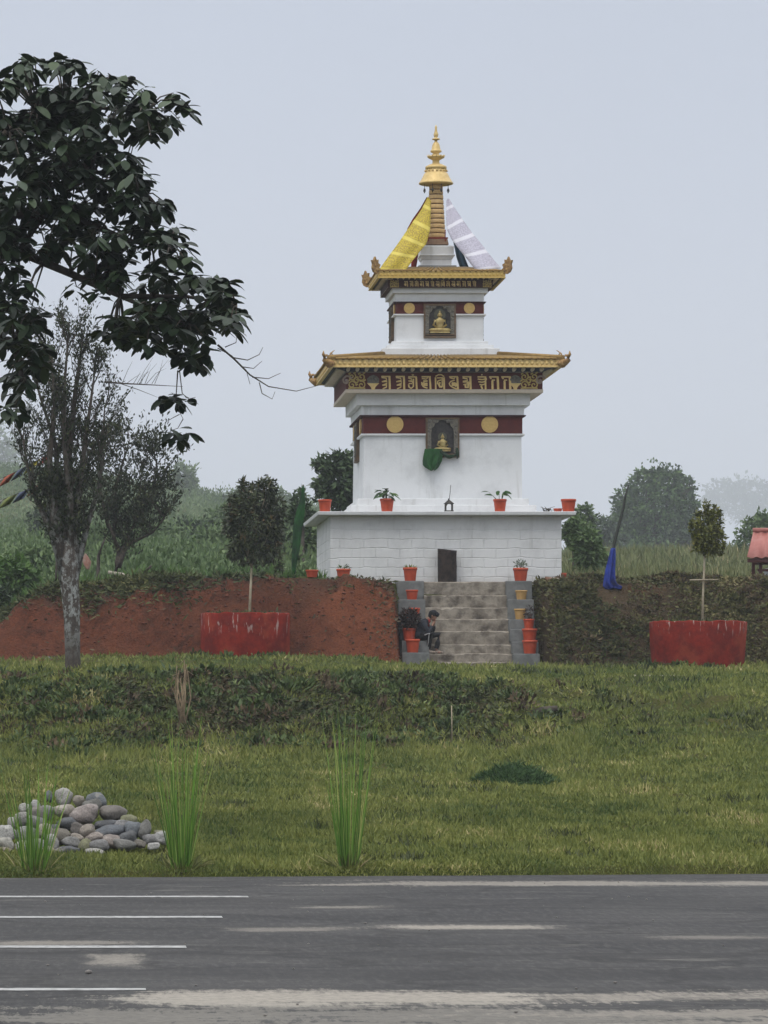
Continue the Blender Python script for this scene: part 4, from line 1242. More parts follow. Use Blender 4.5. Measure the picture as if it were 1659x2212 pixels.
def broad(n, L, Wd, spread, tall, mat, stems=True):
    def f(root, x, y, z, rt, rs, ng):
        P, D, N = [], [], []
        b = MB()
        for i in range(n):
            a = rs.uniform(0, 6.28); r_ = spread * math.sqrt(rs.random()); hh = tall * rs.uniform(.35, 1)
            p = Vector((x + r_ * math.cos(a), y + r_ * math.sin(a), z + hh))
            base = Vector((x + .3 * rt * math.cos(a), y + .3 * rt * math.sin(a), z - .02))
            b.tube([base, (base + p) / 2 + Vector((0, 0, .05 * tall)), p], [.008, .006, .004], 5)
            P.append(p); D.append((math.cos(a), math.sin(a), rs.uniform(-.7, .5))); N.append((rs.uniform(-.4, .4), rs.uniform(-.9, 0), 1))
        if stems: b.build('stems', LEAF_POT if False else M('pot_stem', (.05, .09, .025), None, 8) if 'pot_stem' not in bpy.data.materials else bpy.data.materials['pot_stem'], root)
        v, f_, ids = leaves(np.array(P), np.array(D), np.array(N, float), L * ng.uniform(.75, 1.2, n), Wd * ng.uniform(.8, 1.2, n),
                            [(0, .08), (.2, .75), (.45, 1), (.7, .8), (.9, .35), (1, .02)], .25, .12)
        np_mesh('leaves', v, f_, mat, root, ng.random(n)[ids], True)
    return f
def grassy(n, L, mat, w=.018):
    def f(root, x, y, z, rt, rs, ng):
        a = ng.uniform(0, 6.28, n); r_ = rt * .6 * np.sqrt(ng.random(n)); lean = ng.uniform(.1, .75, n)
        P = np.stack([x + r_ * np.cos(a), y + r_ * np.sin(a), np.full(n, z - .02)], 1)
        D = np.stack([np.cos(a) * lean, np.sin(a) * lean, np.ones(n)], 1)
        N = np.stack([-np.cos(a), -np.sin(a) - .6, np.full(n, .6)], 1)
        v, f_, ids = leaves(P, D, N, L * ng.uniform(.5, 1.1, n), w, [(0, .7), (.4, 1), (.75, .7), (1, .03)], .3, .1)
        np_mesh('leaves', v, f_, mat, root, ng.random(n)[ids], True)
    return f
def bushy(n, rx, rz, L, mat, cz=None):
    def f(root, x, y, z, rt, rs, ng):
        u = unit(ng.normal(size=(n, 3))) * (ng.random((n, 1)) ** .4)
        c0 = z + (rz * .9 if cz is None else cz)
        P = np.array([x, y, c0]) + u * np.array([rx, rx, rz])
        D = u + ng.normal(size=(n, 3)) * .6; N = ng.normal(size=(n, 3)) + np.array([0, -.3, .8])
        v, f_, ids = leaves(P, D, N, L * ng.uniform(.6, 1.2, n), L * .35 * ng.uniform(.8, 1.2, n))
        b = MB()
        for k in range(7):
            e_ = P[k * (n // 8)]
            b.tube([(x, y, z - .02), ((x + e_[0]) / 2 + .01, (y + e_[1]) / 2, (z + e_[2]) / 2 + .03), tuple(e_)], [.01, .007, .003], 5)
        b.build('stems', BARKDK, root)
        np_mesh('leaves', v, f_, mat, root, ng.random(n)[ids])
    return f
dS = CY - 3.33 + .24
zS = zs1 + .003
pot(702, zS, dS, 29, 26, TERRA, 'empty orange pot at the left corner of the white ledge')
pot(836, zS, dS, 31, 28, TERRA, 'orange pot with an upright broad-leaved plant on the white ledge', broad(20, .22, .11, .17, .27, LEAF_POT), 3)
pot(1080, zS, dS, 29, 27, TERRA, 'orange pot with a sparse drooping leafy plant beside the ledge lantern', broad(8, .24, .11, .30, .30, LEAF_POT), 9)
pot(1228, zS, dS, 33, 27, TERRA, 'empty wide orange pot at the right corner of the white ledge')
pot(1205, zS, dS + .28, 20, 8, TERRA, 'low orange saucer pot just left of the ledge corner pot')
dG = 109.3
pot(674, Hs(X_at(674, 109.05), 109.05) + .0, 109.05, 28, 16, TERRA, 'short orange pot with a scrap of plant left of the white plinth', grassy(14, .12, LEAF_POT), 4)
pot(742, Hs(X_at(742, 109.4), 109.4) - .01, 109.4, 31, 27, TERRA, 'orange pot with a low ragged plant in front of the plinth corner', bushy(40, .15, .07, .10, LEAF_POT), 5)
def on(px, tops_, i, w, h, mat, label, plant=None, seed=0, dy=.17):
    return pot(px, tops_[i] + .002, LF[i] + dy, w, h, mat, label, plant, seed)
on(886, LT, 5, 31, 29, TERRA, 'orange pot with yellowish spiky leaves at the top of the left stair wall', grassy(46, .24, LM('spiky_leaf', (.10, .16, .04), (.26, .30, .10)), .03), 6, .18)
on(890, LT, 4, 27, 21, TERRA, 'small orange pot on the second block of the left stair wall', None, 0, .2)
on(895, LT, 3, 25, 23, TERRA, 'small orange pot just above the seated person')
on(880.5, LT, 2, 26, 27, TERRA, 'orange pot on the left stair wall half hidden by dark foliage')
on(884, LT, 1, 30, 27, TERRA, 'orange pot low on the left stair wall behind the dark plant', bushy(700, .25, .25, .13, LEAF_BROWN, .25), 8, .12)
on(891.5, LT, 0, 31, 29, TERRA, 'large orange pot on the lowest block of the left stair wall', None, 0, .18)
on(1124.5, RT, 5, 33, 28, TERRA, 'orange pot with a twiggy grey green plant atop the right stair wall', bushy(110, .15, .13, .09, LM('grey_green_leaf', (.07, .10, .06), (.16, .20, .13))), 10, .18)
on(1126, RT, 4, 26, 20, TANPOT, 'upper of two tan pots on the right stair wall', None, 0, .2)
on(1123.5, RT, 3, 26, 23, TANPOT, 'lower of two tan pots on the right stair wall')
on(1142.5, RT, 2, 24, 22, TERRA, 'orange pot just below the tan pots with a dark reddish plant', bushy(70, .10, .16, .09, LEAF_BROWN, .2), 12)
on(1144, RT, 1, 33, 28, TERRA, 'orange pot on the second lowest block of the right stair wall', None, 0, .16)
on(1144.5, RT, 0, 33, 29, TERRA, 'orange pot on the lowest block of the right stair wall', None, 0, .18)
pot(1214, Hs(12.85, 111.4), 111.4, 20, 30, TERRA, 'orange pot mostly hidden behind the right corner of the plinth')
# withered plant scrap lying on the ledge
b = MB(); rs = random.Random(5)
for k in range(14):
    p = at(1183 + rs.uniform(-9, 9), 1104, CY - 3.0); p.z = zS
    b.tube([p, p + Vector((rs.uniform(-.1, .1), rs.uniform(-.05, .05), rs.uniform(.02, .09))), p + Vector((rs.uniform(-.16, .16), rs.uniform(-.08, .08), rs.uniform(.0, .14)))], [.014, .01, .004], 5)
b.build('withered_plant', BARKDK, loc=at(1183, 1104, CY - 3.0), label='small heap of withered dark twigs on the right part of the ledge', cat='dead plant')

# ------------------------------------------------------------------ lantern on the ledge
xl_, yl_ = X_at(969.5, dS), dS
LN = empty('lantern', (xl_, yl_, zS), 'small grey house shaped lantern with a thin rod on the white ledge', 'lantern')
b = MB(); b.box(xl_ - .115, xl_ + .115, yl_ - .115, yl_ + .115, zS, zS + .03); b.build('base', DARKMETAL, LN)
b = MB()
for a in (-1, 1):
    for c_ in (-1, 1):
        b.box(xl_ + a * .085 - .017, xl_ + a * .085 + .017, yl_ + c_ * .085 - .017, yl_ + c_ * .085 + .017, zS + .03, zS + .20)
for a in (-1, 1):
    b.prism([(xl_ + a * .068, zS + .2), (xl_ + a * .068, zS + .13), (xl_ + a * .05, zS + .17), (xl_ + a * .02, zS + .2)] if a > 0 else [(xl_ - .02, zS + .2), (xl_ - .05, zS + .17), (xl_ - .068, zS + .13), (xl_ - .068, zS + .2)], yl_ - .098, yl_ - .075)
b.build('frame', DARKMETAL, LN)
b = MB(); b.sq(xl_, yl_, .125, zS + .20, .125, zS + .215); b.sq(xl_, yl_, .115, zS + .215, .025, zS + .30); b.ball((xl_, yl_, zS + .32), .025, 8)
b.build('roof', DARKMETAL, LN)
MB().tube([(xl_ + .01, yl_, zS + .31), (xl_ + .035, yl_, zS + .5), (xl_ + .05, yl_, zS + .69)], .0075, 6).build('rod', DARKMETAL, LN)

# ------------------------------------------------------------------ charred log standing in front of the plinth
x0, y0_ = X_at(966.5, 109.9), CY - 2.98 - .26
vs, fs = [], []
n, m = 48, 16
z0_, z1_ = Z_at(1257, 109.9), Z_at(1187, 109.9)
for j in range(m + 1):
    t = j / m
    for i in range(n):
        a = 2 * math.pi * i / n
        g_ = 1 + .05 * mnoise.noise(Vector((math.cos(a) * 3, math.sin(a) * 3, t * 1.1))) - .05 * abs(math.sin(a * 7 + mnoise.noise(Vector((a, t * 2, 0))))) ** .5 + .02 * t
        r_ = 20.6 * 109.9 / F * g_
        vs.append((x0 + r_ * math.cos(a), y0_ + r_ * math.sin(a), z0_ + (z1_ - z0_ - .03 * math.cos(a + .5)) * t))
for j in range(m):
    for i in range(n):
        fs.append((j * n + i, j * n + (i + 1) % n, (j + 1) * n + (i + 1) % n, (j + 1) * n + i))
fs.append(tuple(m * n + i for i in range(n)))
b = MB(); b.add(vs, fs, True); b.sm[-1] = False
LG = b.build('standing_log', CHAR, loc=(x0, y0_, z0_), label='blackened upright log standing against the white plinth above the stairs', cat='log')

# ------------------------------------------------------------------ roof tile and slab lying by the plinth
b = MB()
tile_c = at(1200, 1254, 109.5)
vs, fs = [], []
n = 12
for j, t in enumerate((0, .25, .5, .75, 1)):
    for k in range(2):
        rr = .15 if k == 0 else .125
        for i in range(n + 1):
            a = math.pi * i / n
            vs.append((tile_c.x - .27 + .55 * t, tile_c.y + rr * math.cos(a), tile_c.z - .07 + rr * .8 * math.sin(a) + .05 * (1 - t)))
q_ = 2 * (n + 1)
for j in range(4):
    for i in range(n):
        fs.append((j * q_ + i, (j + 1) * q_ + i, (j + 1) * q_ + i + 1, j * q_ + i + 1))
        fs.append((j * q_ + n + 1 + i, j * q_ + n + 2 + i, (j + 1) * q_ + n + 2 + i, (j + 1) * q_ + n + 1 + i))
for j in (0, 4):
    for i in range(n): fs.append((j * q_ + i, j * q_ + i + 1, j * q_ + n + 2 + i, j * q_ + n + 1 + i))
b.add(vs, fs, True)
b.build('roof_tile', M('weathered_tile', (.17, .085, .05), (.30, .27, .23), 5, .85, .3), loc=tile_c, label='curved brown roof tile lying by the right end of the plinth', cat='roof tile')
b = MB(); c0 = at(1228, 1258, 109.35)
b.prism([(c0.x - .26, c0.z - .05), (c0.x + .24, c0.z - .06), (c0.x + .22, c0.z + .01), (c0.x - .02, c0.z + .035), (c0.x - .24, c0.z + .02)], c0.y - .15, c0.y + .2)
b.build('flat_stone', GREYSTONE, loc=c0, label='pale flat stone on the grass beside the roof tile', cat='stone', bevel=.02)

# ------------------------------------------------------------------ person seated on the stair wall
def pj(px, py, d): return at(px, py, d)
SEAT = LT[1]
pel = Vector((X_at(908, 108.12), 108.12, SEAT + .11))
ab = pj(909, 1361, 108.12); ch_ = pj(914, 1349, 108.11); nk = pj(922, 1340, 108.10); hd = pj(934.5, 1330.5, 108.09)
shn, shf = pj(915, 1346.5, 107.92), pj(917, 1345.5, 108.30)
eln, elf = pj(925, 1367, 107.86), pj(935, 1366, 108.27)
han, haf = pj(934.5, 1350, 108.02), pj(937.5, 1348.5, 108.12)
hipn, hipf = pel + Vector((.03, -.10, -.01)), pel + Vector((.03, .10, -.01))
knn, knf = pj(930, 1368, 107.80), pj(949, 1371, 108.20)
step2 = SZ[1]
ann = Vector((X_at(925.5, 108.07), 108.07, step2 + .10)); anf = Vector((X_at(942.5, 108.2), 108.17, step2 + .10))
PS = empty('person', (pel.x, 108.12, SEAT), 'person in dark jacket and cap sitting hunched on the stair side wall', 'person')
def remesh(o, vox, it=3):
    r_ = o.modifiers.new('skin', 'REMESH'); r_.mode = 'VOXEL'; r_.voxel_size = vox; r_.use_smooth_shade = True
    s_ = o.modifiers.new('soft', 'SMOOTH'); s_.factor = .5; s_.iterations = it
SKIN = M('skin', (.27, .145, .095), (.22, .11, .07), 14, .55, .05)
fwd = Vector((.93, -.22, -.30)).normalized(); upv = Vector((.28, -.05, .95)).normalized(); sdv = fwd.cross(upv).normalized()
b = MB()
b.tube([pel, ab, ch_, nk], [.11, .105, .115, .055], 10)
b.tube([nk, nk + (hd - nk) * .55], [.052, .05], 10)
b.ball(hd + upv * .02, .098, 16, 1, .84, 1.12); b.ball(hd + fwd * .035 - upv * .05, .068, 12)
b.tube([hd + fwd * .075 + upv * .02, hd + fwd * .12 - upv * .02, hd + fwd * .08 - upv * .03], [.012, .017, .012], 6)
b.tube([hd + fwd * .08 - upv * .065 - sdv * .02, hd + fwd * .088 - upv * .065, hd + fwd * .08 - upv * .065 + sdv * .02], .009, 6)
for sgn in (-1, 1): b.ball(hd + sdv * sgn * .088 - upv * .0, .026, 8, .6, .5, 1.2)
for s1, e1, h1, sg in ((shn, eln, han, -1), (shf, elf, haf, 1)):
    b.tube([ch_ + (s1 - ch_) * .5, s1, (s1 + e1) / 2, e1, (e1 + h1) / 2, h1], [.06, .055, .045, .038, .034, .024], 8)
    dirh = (h1 - e1).normalized(); sd2 = dirh.cross(Vector((0, 1, 0))).normalized()
    side = Vector((0, 1, 0)) * sg
    pc = h1 + dirh * .05
    b.tube([h1, h1 + dirh * .04, h1 + dirh * .085], [.024, .036, .034], 8)
    for k, (off, ln) in enumerate(((-.03, .062), (-.010, .074), (.010, .070), (.029, .054))):
        r0 = h1 + dirh * .08 + Vector((0, off, 0))
        b.tube([r0, r0 + dirh * ln * .5 + fwd * .008, r0 + dirh * ln * .75 - sd2 * .02 * sg, r0 + dirh * ln * .8 - sd2 * .045 * sg], [.0095, .009, .0085, .007], 6)
    b.tube([h1 + dirh * .025 - side * .03, h1 + dirh * .05 - side * .052, h1 + dirh * .08 - side * .05], [.011, .010, .008], 6)
for h1, k1, a1 in ((hipn, knn, ann), (hipf, knf, anf)):
    b.tube([pel, h1, (h1 + k1) / 2, k1, (k1 + a1) / 2, a1, a1 - Vector((0, 0, .05))], [.09, .085, .072, .055, .05, .036, .034], 8)
    b.tube([a1 - Vector((0, 0, .06)), a1 + Vector((.10, -.02, -.07))], [.036, .03], 8)
BODY = b.build('body', SKIN, PS); remesh(BODY, .009)
JACK = M('dark_jacket', (.020, .023, .032), (.013, .014, .02), 7, .75, .4)
TROU = M('black_trousers', (.012, .012, .014), (.008, .008, .01), 7, .8, .3)
b = MB()
b.tube([pel + Vector((-.02, 0, -.02)), pel + Vector((-.02, 0, .06)), ab + Vector((-.03, 0, 0)), ch_ + Vector((-.015, 0, 0)), nk + Vector((-.005, 0, -.015)), nk + Vector((.02, 0, .02))], [.145, .155, .15, .155, .09, .072], 12)
b.tube([ch_ + Vector((0, -.15, .0)), ch_ + Vector((0, .15, 0))], .11, 10)
for s1, e1, h1 in ((shn, eln, han), (shf, elf, haf)):
    b.tube([ch_ + (s1 - ch_) * .6, s1, (s1 + e1) / 2, e1, (e1 + h1) / 2, e1 + (h1 - e1) * .82], [.085, .082, .072, .064, .055, .045], 10)
o = b.build('jacket', JACK, PS); remesh(o, .012)
b = MB()
b.tube([pel + Vector((-.01, 0, .02)), pel + Vector((0, 0, -.01))], [.135, .135], 12)
for h1, k1, a1 in ((hipn, knn, ann), (hipf, knf, anf)):
    b.tube([pel, h1, (h1 + k1) / 2, k1, (k1 + a1) / 2, a1 + Vector((0, 0, .03))], [.11, .105, .09, .075, .066, .058], 10)
o = b.build('trousers', TROU, PS); remesh(o, .012)
b = MB()
def side_stripe(h1, k1, a1, off):
    P = [(h1 + k1) / 2, k1, (k1 + a1) / 2, a1 + Vector((0, 0, .04))]; rr = [.092, .077, .068, .06]
    pts = [p + Vector((off, -1, 0)).normalized() * r_ for p, r_ in zip(P, rr)]
    b.tube(pts, .014, 6)
side_stripe(hipn, knn, ann, -.55)
b.build('trouser_stripe', M('stripe_white', (.55, .55, .55), None, 5), PS)
b = MB(); b.tube([ch_ + Vector((.12, -.06, -.05)), nk + Vector((.055, -.035, -.03)), nk + Vector((.05, -.02, .02))], [.05, .045, .035], 8)
o = b.build('shirt', REDCLOTH, PS)
b = MB()
b.ball(hd + upv * .045 - fwd * .012, .107, 14, 1.0, .9, 1.0); b.ball(hd - fwd * .05 - upv * .005, .085, 12, .8, 1, 1.1)
o = b.build('hair', M('black_hair', (.006, .006, .007), None, 20, .7), PS); remesh(o, .008, 2)
b = MB(); b.ball(hd + upv * .075 - fwd * .01, .108, 14, 1.0, .92, .75)
b.tube([hd + upv * .07 + fwd * .08, hd + upv * .06 + fwd * .15], [.07, .045], 10)
for i in range(len(b.v)): pass
o = b.build('cap', M('black_cap', (.012, .012, .016), None, 12, .8), PS)
for sgn in (-1, 1):
    MB().ball(hd + fwd * .083 + sdv * sgn * .033 + upv * .018, .012, 8).build('eye', SLATE_DK, PS)
for a1, tw in ((ann, -.04), (anf, .02)):
    b = MB()
    b.tube([a1 + Vector((-.05, 0, -.065)), a1 + Vector((0, 0, -.055)), a1 + Vector((.10, tw, -.062)), a1 + Vector((.17, tw * 1.6, -.072))], [.034, .046, .042, .026], 10)
    o = b.build('shoe', M('beige_shoe', (.33, .27, .22), (.24, .19, .15), 14, .7) if 'beige_shoe' not in bpy.data.materials else bpy.data.materials['beige_shoe'], PS); remesh(o, .008, 2)

# ================================================================== planters
def planter(px, py_top, d_front, rpx, label, taper, seed):
    d = d_front + rpx * d_front / F
    r_ = rpx * d_front / F * 1.0
    x = X_at(px, d); zt = Z_at(py_top, d_front)
    rs = random.Random(seed)
    n = 56; vs, fs = [], []
    lv = [(-2.0, taper), (-1.2, taper * .5 + .5), (-.6, (taper + 3) / 4), (-.03, 1.0), (0, .985), (0, .88), (-.12, .87)]
    for j, (dz, k) in enumerate(lv):
        for i in range(n):
            a = 2 * math.pi * i / n
            w = 1 + .022 * mnoise.noise(Vector((math.cos(a) * 3, math.sin(a) * 3, dz * 2 + seed))) + .008 * mnoise.noise(Vector((math.cos(a) * 11, math.sin(a) * 11, dz * 7 + seed)))
            vs.append((x + r_ * k * w * math.cos(a), d + r_ * k * w * math.sin(a), zt + dz + (.035 * mnoise.noise(Vector((math.cos(a) * 6, math.sin(a) * 6, seed))) + .02 * mnoise.noise(Vector((math.cos(a) * 17, math.sin(a) * 17, seed))) if j in (3, 4, 5) else 0)))
    for j in range(len(lv) - 1):
        for i in range(n):
            fs.append((j * n + i, j * n + (i + 1) % n, (j + 1) * n + (i + 1) % n, (j + 1) * n + i))
    b = MB(); b.add(vs, fs, True)
    root = empty('tree_planter', (x, d, zt - 1.2), label, 'planter', 'round red tree planters')
    b.build('wall', PLANTER, root)
    b = MB(); b.lathe([(r_ * .875, zt - .1), (r_ * .875, zt - .05)], (x, d), 40); b.build('earth', SOILM, root)
    ng = np.random.default_rng(seed)
    k = 260; a = ng.uniform(0, 6.28, k); rr = r_ * .85 * np.sqrt(ng.random(k))
    P = np.stack([x + rr * np.cos(a), d + rr * np.sin(a), np.full(k, zt - .06)], 1)
    D = np.stack([ng.normal(size=k) * .6, ng.normal(size=k) * .6, np.ones(k)], 1)
    v, f_, ids = leaves(P, D, ng.normal(size=(k, 3)) + np.array([0, -.6, .6]), ng.uniform(.08, .2, k), ng.uniform(.02, .06, k))
    o = np_mesh('weeds', v, f_, LEAF_VINE, root, ng.random(k)[ids]); o['kind'] = 'stuff'
    return x, d, zt - .06
PL1 = planter(529.5, 1322.5, 104.75, 97.5, 'red painted round planter with pale paint runs holding the bronze leaved tree', 1.0, 1)
PL2 = planter(1508, 1341, 103.4, 106.5, 'red painted planter narrowing downwards holding the yellow green tree', .86, 2)
#VEGETATION
# ================================================================== trees
def crown_pts(blobs, n, ng, shell=.55, clump=14, tight=.16):
    """leaf positions in clumps spread through ellipsoids given as (centre, radii)"""
    vol = np.array([(b_[1][0] * b_[1][1] * b_[1][2]) ** .75 for b_ in blobs]); vol /= vol.sum()
    nc = max(n // clump, 1)
    which = ng.choice(len(blobs), nc, p=vol)
    C = np.array([b_[0] for b_ in blobs])[which]; Rr = np.array([b_[1] for b_ in blobs])[which]
    u = unit(ng.normal(size=(nc, 3)))
    r_ = (shell + (1 - shell) * ng.random((nc, 1)) ** .7) * (1 + .16 * ng.normal(size=(nc, 1)))
    cc = C + u * Rr * r_
    rep = np.repeat(np.arange(nc), clump)
    k = len(rep)
    size = Rr[rep] * tight * (.6 + .8 * ng.random((nc, 1)))[rep]
    P = cc[rep] + ng.normal(size=(k, 3)) * size
    out = unit(u[rep] + .6 * ng.normal(size=(k, 3)))
    shade = (.75 * ng.random(nc))[rep] + .25 * ng.random(k)
    return P, out, shade
def crown(name, blobs, n, L, Wd, mat, parent, seed, shell=.55, clump=14, tight=.16, up=.5, droop=-.25):
    ng = np.random.default_rng(seed)
    P, out, sh = crown_pts(blobs, n, ng, shell, clump, tight)
    k = len(P)
    D = out + np.array([0, 0, droop]) + .5 * ng.normal(size=(k, 3))
    N = ng.normal(size=(k, 3)) * .7 + np.array([0, -.25, up + .3])
    v, f, ids = leaves(P, D, N, L * ng.uniform(.6, 1.25, k), Wd * ng.uniform(.7, 1.25, k), fold=.15)
    return np_mesh(name, v, f, mat, parent, sh[ids])
def pxblob(px, py, rx, ry, d, depth=None):
    k = d / F
    c = at(px, py, d)
    return ((c.x, c.y, c.z), (rx * k, (depth or (rx + ry) / 2) * k, ry * k))

def simple_tree(name, base, blobs, n, L, mat, label, cat, group=None, seed=0, rt=.12, bark=None, limbs=7, stems=1, shell=.5, tight=.16, clump=14, Wd=None):
    """tapered trunk with limbs into the crown, and a leafy crown"""
    root = empty(name, base, label, cat, group)
    rs = random.Random(seed)
    b = MB(); base = Vector(base)
    ctr = sum((Vector(q_[0]) for q_ in blobs), Vector()) / len(blobs)
    low = min(q_[0][2] - q_[1][2] * .6 for q_ in blobs)
    for s_ in range(stems):
        off = Vector((rs.uniform(-1, 1) * rt * 2.2 * (stems > 1), rs.uniform(-1, 1) * rt * (stems > 1), 0))
        fork = Vector((base.x + (ctr.x - base.x) * .35 + off.x * 2, base.y + off.y, max(low, base.z + .3 * (ctr.z - base.z))))
        b.tube([base + off - Vector((0, 0, .25)), base + off + (fork - base) * .45 + Vector((rs.uniform(-.3, .3) * rt, 0, 0)), fork], [rt * 1.15, rt * .9, rt * .75], 9)
        for k in range(limbs):
            q_ = blobs[(k + s_) % len(blobs)]
            tip = Vector(q_[0]) + Vector([rs.uniform(-.75, .75) * q_[1][i] for i in range(3)])
            mid = fork.lerp(tip, .5) + Vector((rs.uniform(-.15, .15), rs.uniform(-.15, .15), .1)) * (tip - fork).length * .5
            b.tube([fork - Vector((0, 0, rt * .3)), mid, tip], [rt * .5, rt * .3, rt * .06], 6)
            for j in range(2):
                t2 = tip + Vector([rs.uniform(-.5, .5) * q_[1][i] for i in range(3)])
                b.tube([mid, (mid + t2) / 2 + Vector((0, 0, .05)), t2], [rt * .2, rt * .12, rt * .03], 5)
    b.build('trunk', bark or BARKDK, root)
    crown('crown', blobs, n, L, Wd or L * .5, mat, root, seed + 100, shell, clump, tight)
    return root

# --- trees standing in the planters
x, d, z = PL1
simple_tree('planter_tree', (X_at(538, d), d, z), [pxblob(548, 1125, 50, 62, d), pxblob(576, 1058, 22, 28, d), pxblob(532, 1080, 32, 32, d), pxblob(515, 1110, 24, 36, d), pxblob(586, 1115, 24, 44, d), pxblob(520, 1165, 26, 30, d), pxblob(545, 1192, 42, 26, d), pxblob(585, 1180, 22, 40, d), pxblob(592, 1140, 18, 30, d), pxblob(580, 1032, 8, 22, d), pxblob(563, 1045, 9, 20, d), pxblob(524, 1052, 9, 18, d), pxblob(503, 1082, 9, 16, d), pxblob(494, 1135, 11, 22, d), pxblob(603, 1095, 10, 24, d), pxblob(607, 1165, 8, 26, d), pxblob(510, 1195, 16, 16, d), pxblob(595, 1215, 14, 18, d), pxblob(540, 1062, 10, 16, d)],
            6500, .16, LEAF_RED, 'small dark bronze leaved tree with a pale thin trunk in the left planter', 'tree', None, 21, .036, WOODPALE, 14, 1, .35, .15, 16, .05)
x, d, z = PL2
T2 = simple_tree('planter_tree', (X_at(1517, d), d, z), [pxblob(1527, 1152, 29, 40, d), pxblob(1518, 1112, 14, 18, d), pxblob(1541, 1120, 15, 20, d), pxblob(1545, 1165, 18, 26, d), pxblob(1510, 1160, 16, 24, d), pxblob(1532, 1185, 22, 14, d), pxblob(1525, 1095, 6, 12, d), pxblob(1546, 1104, 7, 12, d), pxblob(1498, 1135, 8, 14, d), pxblob(1559, 1145, 8, 16, d), pxblob(1553, 1190, 12, 12, d)],
            4200, .10, LEAF_YEL, 'small clipped yellow green tree on a pale stem in the right planter', 'tree', None, 22, .03, WOODPALE, 12, 1, .3, .16, 14, .05)
MB().tube([at(1490, 1253, d - .06), at(1552, 1252, d - .06)], [.022, .018], 7).build('support_stick', WOODPALE, loc=at(1517, 1252, d - .06), label='pale stick tied crosswise to the thin stem of the yellow green tree', cat='stick')

# --- branching growth used for the two thin leaved trees
def grow(p, dr, length, r_, level, rs, paths, pts_leaf, spread=.5, upw=.25, kids=4):
    n = 5
    P = [Vector(p)]; dd = Vector(dr).normalized()
    for i in range(n):
        dd = (dd + Vector((rs.uniform(-.18, .18), rs.uniform(-.18, .18), rs.uniform(-.08, .08) + upw * .25))).normalized()
        P.append(P[-1] + dd * length / n)
    paths.append((P, [r_ * (1 - .75 * i / n) for i in range(n + 1)]))
    if level <= 1:
        for i in range(1, n + 1):
            pts_leaf.append((P[i], dd)); pts_leaf.append((P[i].lerp(P[i - 1], .5), dd))
    if level > 0:
        for k in range(kids):
            t = rs.uniform(.25, 1.0); i = min(int(t * n), n - 1)
            q_ = P[i].lerp(P[i + 1], t * n - i)
            a = rs.uniform(0, 6.28)
            side = Vector((math.cos(a), math.sin(a) * .8, 0))
            nd_ = (dd + side * spread * rs.uniform(.6, 1.5)).normalized()
            grow(q_, nd_, length * rs.uniform(.45, .7), r_ * .45, level - 1, rs, paths, pts_leaf, spread, upw, kids)
def wood(paths, name, mat, parent, n=6):
    b = MB()
    for P, rr in paths: b.tube(P, rr, 8 if rr[0] > .05 else (5 if rr[0] > .012 else 3))
    return b.build(name, mat, parent)
def twig_leaves(pts, per, L, Wd, mat, parent, seed, jit=.1, name='crown', updir=.4):
    ng = np.random.default_rng(seed)
    P = np.repeat(np.array([p for p, _ in pts]), per, 0); D0 = np.repeat(np.array([d_ for _, d_ in pts]), per, 0)
    k = len(P)
    P = P + ng.normal(size=(k, 3)) * jit
    D = D0 * .8 + ng.normal(size=(k, 3)) * .75 + np.array([0, 0, updir])
    v, f, ids = leaves(P, D, ng.normal(size=(k, 3)) + np.array([0, -.4, .5]), L * ng.uniform(.5, 1.2, k), Wd * ng.uniform(.7, 1.2, k), fold=.1)
    return np_mesh(name, v, f, mat, parent, ng.random(k)[ids])

# lichen covered tree on the edge of the bank
dL = 86.6
kx = dL / F
LT_ = empty('lichen_tree', at(157, 1462, dL), 'grey lichen spotted tree with upright twiggy dark crown on the bank edge', 'tree')
rs = random.Random(31)
b = MB()
tr = [(161, 1500, 20), (159, 1462, 19), (157, 1420, 17), (156, 1370, 17), (155, 1320, 18.5), (151, 1270, 20), (149, 1230, 21), (148, 1200, 20), (147, 1175, 14), (147, 1158, 5)]
b.tube([at(px, py, dL) for px, py, _ in tr], [w * kx for _, _, w in tr], 14)
limbs = [((142, 1262), (118, 1120), (105, 1010), (118, 880), (112, 760), 13), ((147, 1270), (140, 1090), (150, 960), (165, 830), (178, 740), 13), ((157, 1270), (165, 1100), (178, 1000), (192, 900), (205, 800), 11),
         ((141, 1255), (112, 1150), (78, 1080), (60, 1010), (48, 940), 9), ((160, 1262), (188, 1135), (215, 1050), (222, 960), (226, 880), 8), ((143, 1250), (128, 1080), (120, 960), (88, 860), (70, 800), 8),
         ((152, 1260), (152, 1080), (138, 950), (140, 820), (150, 700), 9)]
paths, pl = [], []
for li_, L_ in enumerate(limbs):
    dd = dL + (-.35, .25, .1, -.1, .35, .5, -.5)[li_]
    pts = [at(px, py, dL + (dd - dL) * k / 4) for k, (px, py) in enumerate(L_[:5])]
    w = L_[5] * kx
    paths.append((pts, [w, w * .85, w * .55, w * .36, w * .15]))
    for k in range(1, 5):
        for j in range(8 if k > 1 else 3):
            t = rs.random() if k > 1 else rs.uniform(.6, 1)
            q_ = pts[k - 1].lerp(pts[k], t)
            a = rs.uniform(0, 6.28)
            dr = Vector((math.cos(a) * .6, math.sin(a) * .6, 1.0))
            grow(q_, dr, rs.uniform(.4, .9) * (.6 if k == 1 else 1), .016, 1, rs, paths, pl, .45, .35, 4)
b2 = MB(); b2.v, b2.f, b2.sm = b.v, b.f, b.sm
for P, rr in paths: b2.tube(P, rr, 9 if rr[0] > .05 else (5 if rr[0] > .012 else 3))
